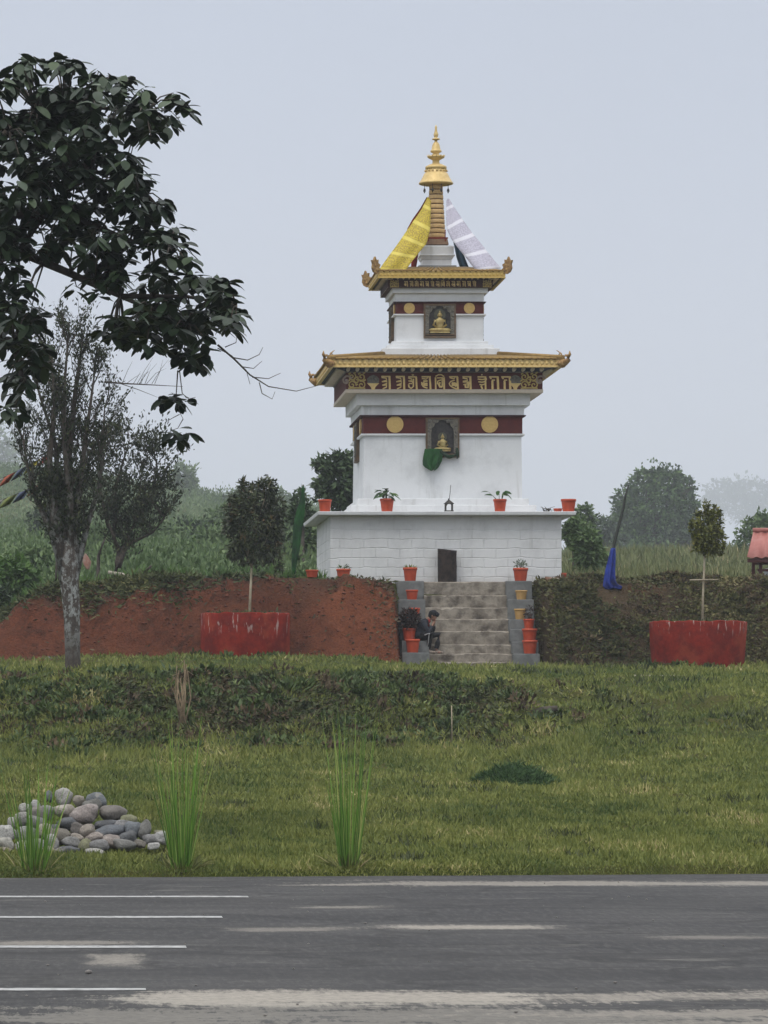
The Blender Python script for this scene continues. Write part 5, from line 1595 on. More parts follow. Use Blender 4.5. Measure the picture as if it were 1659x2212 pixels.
# long bare side twig with side shoots
tw = [at(225, 825, dL), at(260, 828, dL), at(320, 831, dL), at(395, 835, dL)]
b2.tube(tw, [.022, .016, .011, .004], 4)
for k in range(11):
    x0 = 246 + rs.uniform(0, 90); y1_ = rs.uniform(12, 34); sl = rs.uniform(4, 22)
    b2.tube([at(x0, 829, dL), at(x0 + sl, 829 - y1_, dL), at(x0 + sl * 1.5 + rs.uniform(0, 12), 829 - y1_ * rs.uniform(1.4, 2.2), dL)], [.007, .005, .002], 3)
b2.tube([at(262, 829, dL), at(300, 842, dL), at(340, 858, dL)], [.01, .008, .003], 3)
b2.build('trunk', LICHEN, LT_)
pl = [p_ for p_ in pl if rs.random() < (.95 if p_[0].z < Z_at(1010, dL) else .6)]
twig_leaves(pl, 2, .10, .036, LEAF_LICH, LT_, 32, .06)

# thinner tree behind it, on the mound
dM = 110.6
ST2 = empty('leaning_tree', at(212, 1272, dM), 'thin dark tree with spreading upturned limbs behind the lichen tree', 'tree')
paths, pl = [], []
b = MB()
for L_ in (((211, 1285), (212, 1240), (213, 1200), (222, 1175), (232, 1150), 5.5), ((248, 1248), (254, 1215), (256, 1190), (246, 1160), (235, 1130), 8), ((256, 1225), (270, 1180), (290, 1130), (302, 1060), (308, 1000), 6.5), ((270, 1180), (300, 1165), (330, 1150), (355, 1120), (350, 1080), 4),
           ((246, 1165), (248, 1110), (250, 1050), (268, 990), (280, 950), 5), ((290, 1130), (318, 1090), (335, 1040), (338, 1000), (330, 970), 4), ((235, 1140), (222, 1090), (214, 1040), (212, 1000), (215, 960), 4.5)):
    pts = [at(px, py, dM + rs.uniform(-.3, .3)) for px, py in L_[:5]]
    w = L_[5] * dM / F
    paths.append((pts, [w, w * .85, w * .65, w * .42, w * .2]))
    if L_[0][1] > 1240: continue
    for k in range(1, 5):
        for j in range(5):
            q_ = pts[k - 1].lerp(pts[k], rs.random()); a = rs.uniform(0, 6.28)
            grow(q_, Vector((math.cos(a), math.sin(a) * .7, .75)), rs.uniform(.5, .95), .014, 1, rs, paths, pl, .6, .25, 3)
wood(paths, 'trunk', BARKDK, ST2)
twig_leaves(pl, 2, .13, .05, LEAF_LICH, ST2, 33, .09)

# two stakes and a scrap of cloth behind the lichen tree
for px, lab in ((121, 'dark thin stake left of the lichen tree, farther from its trunk'), (127.5, 'dark thin stake close beside the trunk of the lichen tree')):
    MB().tube([at(px - 2, 1290, 110.2), at(px + 3, 1175, 110.2)], [.032, .028], 6).build('stake', BARKDK, loc=at(px, 1290, 110.2), label=lab, cat='stake', group='stakes by the lichen tree')
cloth_stack('cloth_scrap', [(183, 186, 1196), (180, 191, 1204), (179, 196, 1214), (182, 195, 1222), (187, 192, 1229)], 110.2, M('faded_pink_cloth', (.34, .16, .12), (.36, .26, .21), 9, .9), .05, 5, 'faded pink cloth scrap hanging beside the lichen tree trunk', 'cloth', amp=.3, seed=8)
MB().tube([at(184, 1150, 110.2), at(183, 1192, 110.2)], .006, 4).build('string', BARKDK, loc=at(184, 1150, 110.2), label='thin string holding the faded pink cloth scrap', cat='string')

# fallen pole with a dark branch on the crest of the mound
b = MB(); b.tube([at(234, 1236, 109.8), at(262, 1241, 109.7), at(300, 1249, 109.5), at(326, 1256, 109.4)], [.045, .05, .05, .04], 8)
b.build('fallen_pole', DEADWOOD, loc=at(280, 1245, 109.6), label='bleached fallen pole lying slanted on top of the earth mound', cat='fallen pole')
b = MB(); b.tube([at(290, 1260, 109.75), at(306, 1244, 109.75), at(312, 1236, 109.75), at(327, 1222, 109.75)], [.05, .05, .04, .03], 7)
for k in range(8): b.tube([at(292 + 3 * k, 1252, 109.75), at(284 + 4 * k, 1262, 109.7)], [.018, .01], 4)
b.build('dead_branch', BARKDK, loc=at(306, 1250, 109.75), label='short dark dead branch sticking up beside the fallen pole', cat='branch')

# ------------------------------------------------------------------ big broad leaved tree whose boughs reach in from the left
BT = empty('broadleaf_tree', (-3.6, 50.5, Hs(-3.6, 50.5)), 'large dark tree with big glossy drooping leaves reaching in from the left', 'tree')
ell = [(90, 200, 125, 82), (230, 225, 100, 72), (330, 245, 55, 40), (392, 212, 20, 26), (318, 292, 26, 22), (60, 350, 140, 120), (200, 385, 105, 95), (300, 425, 40, 48), (100, 480, 120, 62),
       (285, 545, 105, 66), (385, 535, 26, 48), (395, 650, 115, 62), (500, 665, 38, 45), (330, 705, 105, 45), (425, 745, 42, 42), (215, 600, 60, 40), (345, 440, 12, 14), (470, 620, 40, 25),
       (25, 620, 45, 45), (35, 700, 55, 60), (60, 755, 38, 50), (30, 850, 34, 52), (15, 500, 60, 80), (387, 855, 22, 12), (378, 935, 24, 12), (80, 790, 20, 30), (260, 720, 30, 30)]
ng = np.random.default_rng(77)
ar = np.array([e_[2] * e_[3] for e_ in ell], float)
tips = []
dB = 50.5
for e_, a_ in zip(ell, ar):
    cnt = max(4, int(a_ * 3.14 / 470))
    for k in range(cnt):
        while True:
            u, v = ng.uniform(-1, 1), ng.uniform(-1, 1)
            if u * u + v * v < 1: break
        dep = dB + ng.normal() * 1.0 * min(1, e_[3] / 60)
        px, py = e_[0] + u * e_[2], e_[1] + v * e_[3]
        if 45 < px < 125 and 562 < py < 612: continue
        tips.append((px, py, dep))
P, D, N, Ls, Ws = [], [], [], [], []
b = MB()
hubs = [(-120, 700), (20, 560), (130, 585), (60, 250), (180, 300), (250, 480), (330, 620), (420, 690), (20, 420), (0, 720), (300, 250)]
HB = [at(px, py, dB) for px, py in hubs]
trunk0 = Vector((-3.6, 50.5, Hs(-3.6, 50.5) - .3))
fork = at(-420, 820, dB)
b.tube([trunk0, (trunk0 + fork) / 2 + Vector((.1, 0, 0)), fork], [.32, .26, .22], 12)
main = [[fork, at(-180, 620, dB), at(40, 543, dB), at(150, 590, dB), at(260, 640, dB), at(400, 700, dB)], [fork, at(-200, 500, dB), at(-40, 330, dB), at(80, 240, dB), at(200, 230, dB), at(310, 245, dB)],
        [fork, at(-160, 560, dB), at(20, 460, dB), at(160, 470, dB), at(280, 520, dB), at(370, 540, dB)], [fork, at(-200, 760, dB), at(-40, 720, dB), at(30, 740, dB), at(50, 830, dB), at(30, 880, dB)], [at(40, 543, dB), at(120, 430, dB), at(200, 380, dB), at(300, 420, dB)],
        [at(260, 640, dB), at(400, 640, dB), at(510, 660, dB)]]
for mpts in main:
    b.tube(mpts, list(np.linspace((.06 if mpts[0] != fork else .10), .012, len(mpts))) if len(mpts) > 4 else list(np.linspace(.035, .01, len(mpts))), 8)
nodes = [p for mpts in main for a_, c_ in zip(mpts[:-1], mpts[1:]) for p in (a_, a_.lerp(c_, .5), c_)]
# bare hanging twigs at the right end of the lower bough
for pts, r0 in (([(470, 745), (505, 775), (540, 810), (580, 835), (640, 845), (690, 832)], .014), ([(500, 772), (535, 778), (560, 766), (568, 750)], .008), ([(520, 792), (548, 796), (566, 780)], .007), ([(545, 815), (580, 818), (606, 806)], .007), ([(560, 826), (566, 850), (588, 862), (594, 846)], .007), ([(486, 750), (510, 740), (512, 722)], .007),
                ([(470, 752), (500, 768), (532, 800), (540, 830)], .007), ([(400, 800), (398, 830), (396, 862), (404, 890), (412, 905)], .009), ([(404, 800), (410, 850), (425, 862), (440, 858)], .007), ([(404, 895), (390, 902), (372, 912)], .006), ([(412, 905), (400, 925), (385, 930)], .006)):
    b.tube([at(px * (1 if px > 460 else .96), py, dB - .4) for px, py in pts], list(np.linspace(r0, .003, len(pts))), 5)
for px, py, dep in tips:
    tp = at(px, py, dep)
    near = min(nodes, key=lambda q_: (q_ - tp).length)
    if (near - tp).length > .12 and py < 860 and not (px > 340 and py > 815):
        mid = near.lerp(tp, .55) + Vector((0, 0, .06))
        b.tube([near, mid, tp], [.013, .009, .006], 5)
    nl = int(ng.integers(5, 9))
    a0 = ng.uniform(0, 6.28)
    for k in range(nl):
        a = a0 + 2.4 * k + ng.normal() * .3
        tilt = ng.uniform(-.95, .25)
        P.append(tp + Vector((ng.normal() * .025, ng.normal() * .025, ng.normal() * .03)))
        D.append((math.cos(a), math.sin(a), tilt)); N.append((-math.cos(a) * tilt * .8 + ng.normal() * .25, -math.sin(a) * tilt * .8 + ng.normal() * .25, 1))
        Ls.append(ng.uniform(.15, .27)); Ws.append(ng.uniform(.085, .135))
b.build('trunk', BARKDK, BT)
v, f, ids = leaves(np.array(P), np.array(D), np.array(N), np.array(Ls), np.array(Ws), [(0, .04), (.10, .05), (.22, .55), (.42, .97), (.62, 1), (.8, .78), (.93, .38), (1, .02)], .22, .08)
np_mesh('crown', v, f, LEAF_BIG, BT, ng.random(len(P))[ids], True)

# ------------------------------------------------------------------ prayer flags at the left edge
def flags(A, B, cols, d, label):
    root = empty('prayer_flags', at(*A, d), label, 'prayer flags', 'strings of prayer flags')
    b = MB()
    pts = [(A[0] + (B[0] - A[0]) * t, A[1] + (B[1] - A[1]) * t + 10 * 4 * t * (1 - t) * .5) for t in np.linspace(0, 1, 16)]
    b.tube([at(px, py, d) for px, py in pts], .008, 4); b.build('string', DARKMETAL, root)
    for k, cn_ in enumerate(cols):
        t = (k + .5) / len(cols)
        i = t * 15; i0 = int(i)
        def on_s(tt):
            return (A[0] + (B[0] - A[0]) * tt, A[1] + (B[1] - A[1]) * tt + 20 * tt * (1 - tt))
        p0, p1 = on_s(t - .42 / len(cols)), on_s(t + .42 / len(cols))
        n = 7; vs = []
        for r_ in range(4):
            for q_ in range(n):
                s_ = q_ / (n - 1)
                px = p0[0] + (p1[0] - p0[0]) * s_ - 5 * r_; py = p0[1] + (p1[1] - p0[1]) * s_ + 7.5 * r_
                vs.append(at(px, py, d + .05 * math.sin(s_ * 5 + r_ * .9 + k) * (r_ + .3)))
        fs = [(r_ * n + q_, r_ * n + q_ + 1, (r_ + 1) * n + q_ + 1, (r_ + 1) * n + q_) for r_ in range(3) for q_ in range(n - 1)]
        fb = MB(); fb.add(vs, fs, True)
        o = fb.build('flag', FLAGM[cn_], root)
        md = o.modifiers.new('thickness', 'SOLIDIFY'); md.thickness = .006
FLAGM = {'o': M('flag_orange', (.33, .09, .05), None, 5), 'b': M('flag_blue', (.08, .10, .16), None, 5), 'y': M('flag_yellow', (.32, .28, .04), None, 5), 'r': M('flag_red', (.28, .07, .05), None, 5), 'g': M('flag_green', (.17, .20, .06), None, 5), 'w': M('flag_white', (.42, .42, .40), None, 5), 'p': M('flag_pink', (.40, .18, .14), None, 5)}
flags((-46, 1054), (118, 972), 'ywobyr', 91, 'upper string of coloured prayer flags at the left by the lichen tree')
flags((-50, 1098), (128, 1024), 'rwgbpy', 91.6, 'lower string of coloured prayer flags at the left by the lichen tree')

# ------------------------------------------------------------------ leaning flag poles
b = MB(); b.tube([at(633.5, 1266, 109.3), at(638, 1215, 109.3), at(646, 1130, 109.3), at(655, 1047, 109.3)], [.042, .04, .035, .022], 8)
FP = empty('flag_pole', at(634, 1262, 109.3), 'leaning pole with a narrow green banner left of the shrine', 'flag pole')
b.build('pole', BARKDK, FP)
cloth_stack('banner', [(653, 657, 1050), (648.5, 658.5, 1080), (640, 657, 1110), (634, 652, 1140), (632.5, 647.5, 1180), (630.5, 641, 1215), (630.5, 637, 1240)], 109.25, GREENBANNER, .05, 2, None, None, FP, 4, .30)
FP2 = empty('flag_pole', at(1316, 1268, 108.55), 'dark leaning pole with blue cloth gathered at its foot right of the shrine', 'flag pole')
b = MB(); b.tube([at(1313, 1270, 108.55), at(1320, 1210, 108.55), at(1330, 1160, 108.55), at(1346, 1100, 108.55), at(1350, 1075, 108.55), at(1358, 1048, 108.55)], [.045, .045, .042, .036, .032, .022], 8)
b.build('pole', M('weathered_pole', (.03, .035, .03), (.05, .055, .045), 12, .7), FP2)
cloth_stack('cloth', [(1320.5, 1329, 1184), (1315, 1329.5, 1207), (1309, 1328, 1232), (1306, 1329, 1250), (1305, 1333, 1260), (1305, 1343, 1266), (1309, 1340, 1272)], 108.45, BLUECLOTH, .13, 5, None, None, FP2, 6, .42)

# ------------------------------------------------------------------ stump-like block on the crest at right
b = MB(); c0 = at(1489, 1252, 109.4); s_ = 109.4 / F
b.prism([(c0.x - 12 * s_, c0.z - 13 * s_), (c0.x + 13 * s_, c0.z - 13 * s_), (c0.x + 13 * s_, c0.z + 9 * s_), (c0.x + 4 * s_, c0.z + 8 * s_), (c0.x - 11 * s_, c0.z + 9 * s_), (c0.x - 13 * s_, c0.z + 4 * s_)], c0.y - .12, c0.y + .16)
b.build('cut_log', M('old_wood', (.13, .105, .075), (.075, .06, .045), 7, .9, .5), loc=c0, label='short brown cut log lying on the crest beside the yellow green tree', cat='log', bevel=.03)

# ------------------------------------------------------------------ shelter with a pink metal roof at the right edge
dH = 112.0
SH = empty('shelter', at(1690, 1255, dH), 'small shelter with a faded red sheet roof at the right edge', 'shelter')
xl0 = X_at(1614, dH - .9); xr0 = xl0 + 3.4
ze, zr_ = Z_at(1204, dH - .9), Z_at(1148, dH)
xl1, xr1 = X_at(1628, dH), xr0 - .2
vs, fs = [], []
n = 64
for i in range(n + 1):
    t = i / n
    w = .022 * math.cos(t * 2 * math.pi * 14)
    vs.append((xl0 + (xr0 - xl0) * t, dH - .9, ze + w)); vs.append((xl1 + (xr1 - xl1) * t, dH, zr_ + w))
    xb_ = X_at(1626, dH + .9); vs.append((xb_ + (xr0 - xb_) * t, dH + .9, ze + w))
for i in range(n):
    a = 3 * i
    fs += [(a, a + 3, a + 4, a + 1), (a + 1, a + 4, a + 5, a + 2)]
b = MB(); b.add(vs, fs, True)
o = b.build('roof', ROOFPINK, SH); md = o.modifiers.new('thickness', 'SOLIDIFY'); md.thickness = .015
MB().tube([(xl1 - .02, dH, zr_ + .035), (xr1, dH, zr_ + .035)], .06, 8).build('ridge_cap', ROOFPINK, SH)
b = MB(); b.box(xl0 + .02, xr0 - .02, dH - .86, dH - .80, ze - .13, ze - .03); b.box(X_at(1628, dH + .9), xr0 - .02, dH + .80, dH + .86, ze - .13, ze - .03)
b.box(xl0 + .3, xr0 - .2, dH - .72, dH - .66, ze - .36, ze - .29)
b.build('beam', ROOFDARK, SH)
for px, dy in ((1643, -.7), (1646, .7)):
    x = X_at(px, dH - .7)
    MB().box(x - .04, x + .04, dH + dy - .04, dH + dy + .04, Z_at(1256, dH), ze - .02).build('post', ROOFDARK, SH)
    MB().sq(x, dH + dy, .16, Z_at(1262, dH), .12, Z_at(1244, dH)).build('footing', GREYSTONE, SH, bevel=.02)
for dy in (-.7, .7):
    MB().box(xr0 - .5, xr0 - .42, dH + dy - .04, dH + dy + .04, Z_at(1256, dH), ze - .02).build('post', ROOFDARK, SH)
x = X_at(1677, dH)
b = MB(); b.lathe([(.32, Z_at(1257, dH)), (.33, Z_at(1240, dH)), (.33, ze - .32), (.30, ze - .26), (.1, ze - .22)], (x, dH), 24)
b.build('water_tank', TANK, loc=(x, dH, Z_at(1257, dH)), label='grey upright water tank standing under the faded red roof', cat='water tank')

# ------------------------------------------------------------------ background trees and shrubs
def bgtree(px, d, blobs, n, L, mat, label, name='hillside_tree', cat='tree', rt=.15, limbs=7, stems=1, shell=.5, tight=.17, seed=0, group='trees behind the shrine', Wd=None, clump=12):
    x = X_at(px, d)
    return simple_tree(name, (x, d, Hs(x, d)), [pxblob(*q_, d) for q_ in blobs], n, L, mat, label, cat, group, seed, rt, BARKDK, limbs, stems, shell, tight, 12, Wd)
bgtree(735, 136, [(735, 1040, 40, 42), (705, 1010, 24, 14), (700, 1045, 24, 12), (725, 1000, 32, 16), (755, 995, 24, 14), (745, 1075, 40, 24), (708, 1072, 20, 12)], 3000, .24, LEAF_DEEP, 'dark layered tree just behind the left side of the white tower', rt=.12, seed=41, tight=.22, Wd=.10)
bgtree(655, 132, [(652, 1092, 14, 34), (640, 1110, 12, 24), (662, 1110, 18, 22)], 900, .2, LEAF_DEEP, 'narrow dark tree behind the leaning green banner', rt=.07, seed=42)
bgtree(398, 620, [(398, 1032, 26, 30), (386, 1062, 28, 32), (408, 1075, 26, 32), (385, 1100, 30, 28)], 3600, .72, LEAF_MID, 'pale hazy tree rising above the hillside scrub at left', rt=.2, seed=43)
bgtree(440, 630, [(440, 1088, 20, 20), (452, 1105, 18, 18), (428, 1105, 16, 18)], 1100, .7, LEAF_DEEP, 'small dark hazy tree right of the taller hillside tree', rt=.16, seed=44)
bgtree(60, 700, [(20, 1080, 50, 46), (70, 1105, 40, 34), (-20, 1060, 40, 50)], 2600, .85, LEAF_DEEP, 'dark hazy tree behind the prayer flags at the left edge', rt=.25, seed=45)
bgtree(20, 1500, [(10, 980, 42, 38), (-30, 960, 50, 50), (45, 1010, 36, 26)], 1800, 1.9, LEAF_MID, 'faint fogbound tree on the far hill at the left edge', rt=.4, seed=46)
for px_, py_, d_, lab_ in ((520, 1078, 700, 'rounded misty tree on the ridge left of the bronze leaved crown'), (478, 1092, 560, 'low misty tree on the ridge between the small dark tree and the rounded one'), (600, 1084, 640, 'misty tree on the ridge right of the bronze leaved crown'), (335, 1066, 760, 'misty tree on the ridge left of the tall hillside tree')):
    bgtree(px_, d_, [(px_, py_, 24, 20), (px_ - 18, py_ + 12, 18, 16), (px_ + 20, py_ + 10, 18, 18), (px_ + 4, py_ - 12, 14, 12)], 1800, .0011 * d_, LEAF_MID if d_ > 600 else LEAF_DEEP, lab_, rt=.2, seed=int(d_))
bgtree(1263, 230, [(1262, 1112, 16, 18), (1250, 1128, 16, 16), (1272, 1128, 14, 16)], 1000, .3, LEAF_MID, 'small dark tree peeking out behind the right end of the ledge', rt=.1, seed=47)
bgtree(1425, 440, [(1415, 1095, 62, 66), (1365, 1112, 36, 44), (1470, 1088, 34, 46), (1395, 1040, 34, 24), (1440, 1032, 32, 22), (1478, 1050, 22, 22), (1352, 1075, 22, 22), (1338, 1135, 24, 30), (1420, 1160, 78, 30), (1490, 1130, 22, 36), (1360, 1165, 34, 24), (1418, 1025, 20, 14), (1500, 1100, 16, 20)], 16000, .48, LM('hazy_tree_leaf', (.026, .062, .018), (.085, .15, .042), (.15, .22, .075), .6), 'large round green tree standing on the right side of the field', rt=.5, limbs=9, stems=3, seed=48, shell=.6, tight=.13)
for px in (1450, 1474, 1492):
    bgtree(px, 433, [(px, 1165, 16, 14), (px + 8, 1158, 14, 12)], 420, .42, LEAF_DEEP, {1450: 'forked tree stem under the left part of the round crown', 1474: 'forked tree stem in the middle below the round crown', 1492: 'forked tree stem under the right edge of the round crown'}[px], rt=.16, limbs=6, seed=px)
bgtree(1300, 400, [(1300, 1150, 30, 30), (1285, 1172, 30, 32), (1318, 1175, 24, 30)], 2200, .45, LEAF_DEEP, 'bushy dark tree left of the large round tree', rt=.18, seed=49)
bgtree(1560, 3900, [(1556, 1072, 38, 32), (1585, 1055, 32, 26), (1540, 1100, 26, 30)], 1500, 4.4, LEAF_DEEP, 'faint fog grey tree far behind the yellow green tree', rt=1.0, seed=50)
bgtree(1628, 3900, [(1620, 1065, 40, 28), (1655, 1075, 34, 32), (1600, 1100, 40, 30), (1640, 1115, 40, 30)], 2000, 4.4, LEAF_DEEP, 'faint fog grey tree far off at the right edge', rt=1.0, seed=51)
bgtree(1640, 225, [(1640, 1150, 34, 32), (1612, 1168, 22, 28), (1660, 1140, 30, 30), (1602, 1190, 14, 18)], 2200, .28, LEAF_MID, 'green leafy tree behind the shelter at the right edge', rt=.15, seed=52)
shr = [(70, 1215, 62, 48, 128, 'M', 'pale green bush left of the two dark stakes'), (28, 1255, 60, 44, 117, 'B', 'bright green bush at the left edge behind the mound'), (12, 1310, 46, 44, 112.6, 'D', 'dark green bush at the foot of the mound at the left edge'), (195, 1180, 60, 40, 185, 'M', 'pale shrub behind the lichen tree trunk'), (268, 1215, 70, 36, 150, 'M', 'wide pale shrub above the fallen pole'), (340, 1170, 60, 40, 205, 'M', 'pale hillside shrub right of the leaning tree'),
       (420, 1150, 60, 36, 225, 'D', 'darker hillside shrub under the hazy tree'), (405, 1205, 60, 36, 165, 'M', 'pale shrub left of the bronze leaved tree'), (470, 1190, 44, 44, 175, 'M', 'tall pale shrub just left of the bronze leaved crown'), (500, 1125, 50, 30, 250, 'M', 'hazy shrub on the slope left of the bronze crown'), (610, 1130, 30, 36, 210, 'M', 'hazy shrub right of the bronze crown'), (625, 1195, 36, 48, 150, 'D', 'dark shrub behind the green banner'),
       (668, 1175, 24, 56, 140, 'M', 'upright shrub beside the left end of the plinth'), (120, 1130, 60, 40, 240, 'D', 'dark hazy shrub behind the lichen tree crown'), (320, 1110, 60, 34, 270, 'M', 'hazy shrub high on the slope right of the leaning tree'), (1255, 1195, 32, 52, 127, 'M', 'bright leafy bush by the right end of the plinth'), (1290, 1215, 24, 38, 131, 'M', 'smaller leafy bush left of the blue cloth'), (1240, 1150, 20, 30, 140, 'M', 'dark bush showing past the right corner of the plinth')]
for k, (px, py, rx, ry, d, c_, lab) in enumerate(shr):
    mat = {'M': LEAF_MID, 'B': LEAF_BRIGHT, 'D': LEAF_DEEP}[c_]
    rr = random.Random(k)
    bl = [(px + rr.uniform(-.5, .5) * rx, py + rr.uniform(-.35, .35) * ry, rx * rr.uniform(.45, .7), ry * rr.uniform(.45, .75)) for _ in range(6)]
    bgtree(px, d, bl, int(1500 + rx * ry * .5), .10 + d * .0009, mat, lab, 'shrub', 'shrub', .05, 6, 2, .5, .2, 60 + k, 'shrubs on the slope behind the shrine')

# ------------------------------------------------------------------ scrub and field behind, as masses
def scatter(name, n, gen, Lf, Wf, mat, seed, lift=.02, dirs=None, cl=1):
    ng = np.random.default_rng(seed)
    X, Y = gen(ng, n)
    Z = H(X, Y) + lift
    P = np.stack([X, Y, Z], 1)
    k = len(P)
    D = np.stack([ng.normal(size=k) * .55, ng.normal(size=k) * .55, np.ones(k)], 1) if dirs is None else dirs(ng, k)
    N = ng.normal(size=(k, 3)) * .6 + np.array([0, -1, .3])
    L = Lf(ng, X, Y); Wd = Wf(ng, X, Y)
    v, f, ids = leaves(P, D, N, L, Wd, fold=.1)
    pat = .46 + .38 * np.clip(wave(X, Y * .6, .8, 9), -1, 1) + .34 * np.clip(wave(X, Y * .6, 3.1, 10), -1, 1)
    o = np_mesh(name, v, f, mat, None, np.clip(ng.random(k) * .5 + .5 * pat, 0, 1)[ids])
    return tag(o, kind='stuff')
def fan(px0, px1, y0, y1, power=1.0):
    def g(ng, n):
        Y = y0 + (y1 - y0) * ng.random(n) ** power
        px = ng.uniform(px0, px1, n)
        return (px - XV) / F * Y, Y
    return g
def hill_clumps(ng, n):
    nc = 1500
    Y = 122 + 330 * ng.random(nc) ** 1.7
    px = ng.uniform(-40, 700, nc)
    X = (px - XV) / F * Y
    w = ng.integers(0, nc, n)
    s_ = .9 + .004 * Y
    return X[w] + ng.normal(size=n) * s_[w] * .6, Y[w] + ng.normal(size=n) * s_[w] * .6
ngx = np.random.default_rng(5)
def clump_mass(name, nc, per, px0, px1, y0, y1, power, hgt, L, mat, seed):
    ng = np.random.default_rng(seed)
    Y = y0 + (y1 - y0) * ng.random(nc) ** power
    X = (ng.uniform(px0, px1, nc) - XV) / F * Y
    hh = hgt * ng.uniform(.5, 1.3, nc) * (1 + Y / 400)
    w = np.repeat(np.arange(nc), per); k = len(w)
    u = unit(ng.normal(size=(k, 3))) * ng.random((k, 1)) ** .35
    u[:, 2] = np.abs(u[:, 2])
    P = np.stack([X[w], Y[w], H(X, Y)[w]], 1) + u * np.stack([hh * .9, hh * .9, hh], 1)[w]
    D = u + ng.normal(size=(k, 3)) * .5 + np.array([0, 0, .6]); N = ng.normal(size=(k, 3)) * .7 + np.array([0, -.5, .6])
    LL = L * (1 + Y / 260)[w] * ng.uniform(.6, 1.2, k)
    v, f, ids = leaves(P, D, N, LL, LL * .4, fold=.1)
    o = np_mesh(name, v, f, mat, None, ((.7 * ng.random(nc))[w] + .3 * ng.random(k))[ids])
    return tag(o, kind='stuff')
clump_mass('hillside_scrub', 1700, 70, -60, 705, 121, 940, 1.9, 1.0, .15, LEAF_MID, 11)
clump_mass('field_edge_scrub', 200, 60, 1225, 1700, 380, 900, 1.0, .7, .22, LEAF_MID, 12)
scatter('field_grass', 30000, fan(1222, 1720, 111.5, 330, 1.6), lambda ng, X, Y: ng.uniform(.3, 1.0, len(X)) * np.clip((Y - 108) / 12, .3, 1.1), lambda ng, X, Y: ng.uniform(.02, .06, len(X)) * (1 + Y / 200), FIELD, 13)
scatter('rough_grass', 9000, fan(-40, 700, 109.2, 135, 1.5), lambda ng, X, Y: ng.uniform(.12, .45, len(X)), lambda ng, X, Y: ng.uniform(.02, .05, len(X)), LEAF_BRIGHT, 14)

# ------------------------------------------------------------------ lawn, bank plants, ground cover
def lawn_gen(ng, n):
    m = n * 3
    Y = 1 / (1 / 110 + (1 / 44.1 - 1 / 110) * ng.random(m) ** .9)
    px = ng.uniform(-60, 1720, m)
    X = (px - XV) / F * Y
    ok = (Y > edge(X) + .12) & (ng.random(m) > 1.05 * soil_mask(X, Y)) & (ng.random(m) > .8 * litter_mask(X, Y)) & ~((Y > 107.4) & (X > 8.2) & (X < 12)) & (Y < 108)
    ok &= ng.random(m) < np.clip(.75 + .5 * wave(X, Y, 1.3, 11), .3, 1)
    return X[ok][:n], Y[ok][:n]
scatter('grass', 230000, lawn_gen, lambda ng, X, Y: ng.uniform(.03, .10, len(X)) * (1 + .55 * np.clip(wave(X, Y, 2.6, 12) + .6 * wave(X, Y, 7, 13), -1, 1)) * (1 + (Y - 44) / 110),
        lambda ng, X, Y: ng.uniform(.010, .022, len(X)) * (1 + (Y - 44) / 45), BLADE, 15)
def edge_gen(ng, n):
    X = ng.uniform(-2.5, 9, n)
    return X, edge(X) + np.abs(ng.normal(size=n)) * .35 + .05 - .35 * np.clip(wave(X, X * .3, 3.3, 81), 0, 1)
scatter('verge_grass', 16000, edge_gen, lambda ng, X, Y: ng.uniform(.02, .08, len(X)) * (.5 + .5 * ng.random(len(X))), lambda ng, X, Y: ng.uniform(.006, .012, len(X)), BLADE, 16)
flat = lambda ng, k: np.stack([ng.normal(size=k), ng.normal(size=k) - .5, ng.uniform(-.2, .8, k)], 1)
def bank_gen(dens_seed):
    def g(ng, n):
        m = n * 4
        Yw = ng.uniform(77.2, 87.4, m); px = ng.uniform(-40, 1420, m); X = (px - XV) / F * Yw; Y = Yw - warp(X)
        ok = (ng.random(m) < smooth((Yw - 77) / 2.6) * (1 - .75 * smooth((Yw - 85.3) / 2))) & ( ng.random(m) < np.clip(.45 + .6 * wave(X, Y * 1.5, 1.1, dens_seed), .04, 1) * (1 - .93 * smooth((px - 930) / 260)))
        return X[ok][:n], Y[ok][:n]
    return g
scatter('bank_weeds', 42000, bank_gen(21), lambda ng, X, Y: ng.uniform(.06, .19, len(X)), lambda ng, X, Y: ng.uniform(.025, .075, len(X)), LEAF_VINE, 17, .03, flat)
scatter('bank_litter', 15000, bank_gen(25), lambda ng, X, Y: ng.uniform(.05, .25, len(X)), lambda ng, X, Y: ng.uniform(.01, .035, len(X)), LEAF_DRY, 18, .03, flat)
def face_gen(seed_):
    def g(ng, n):
        m = n * 3
        Y = ng.uniform(105.9, 110.0, m); px = ng.uniform(1150, 1710, m); X = (px - XV) / F * Y
        ok = (X > 11.86) & (ng.random(m) < np.clip(.6 + .55 * wave(X, Y * 1.3, 1.6, seed_), .08, 1)) & (ng.random(m) > .8 * soil_mask(X, Y)) & (np.hypot(X - X_at(1322, 108.4), (Y - 108.3) * .8) > .42)
        return X[ok][:n], Y[ok][:n]
    return g
COVER = LM('olive_cover_leaf', (.035, .045, .014), (.13, .125, .042), (.30, .26, .12), .65)
scatter('ground_cover', 26000, face_gen(31), lambda ng, X, Y: ng.uniform(.05, .15, len(X)), lambda ng, X, Y: ng.uniform(.025, .07, len(X)), COVER, 19, .04, flat)
scatter('ground_litter', 8000, face_gen(33), lambda ng, X, Y: ng.uniform(.05, .2, len(X)), lambda ng, X, Y: ng.uniform(.012, .04, len(X)), LEAF_DRY, 20, .04, flat)
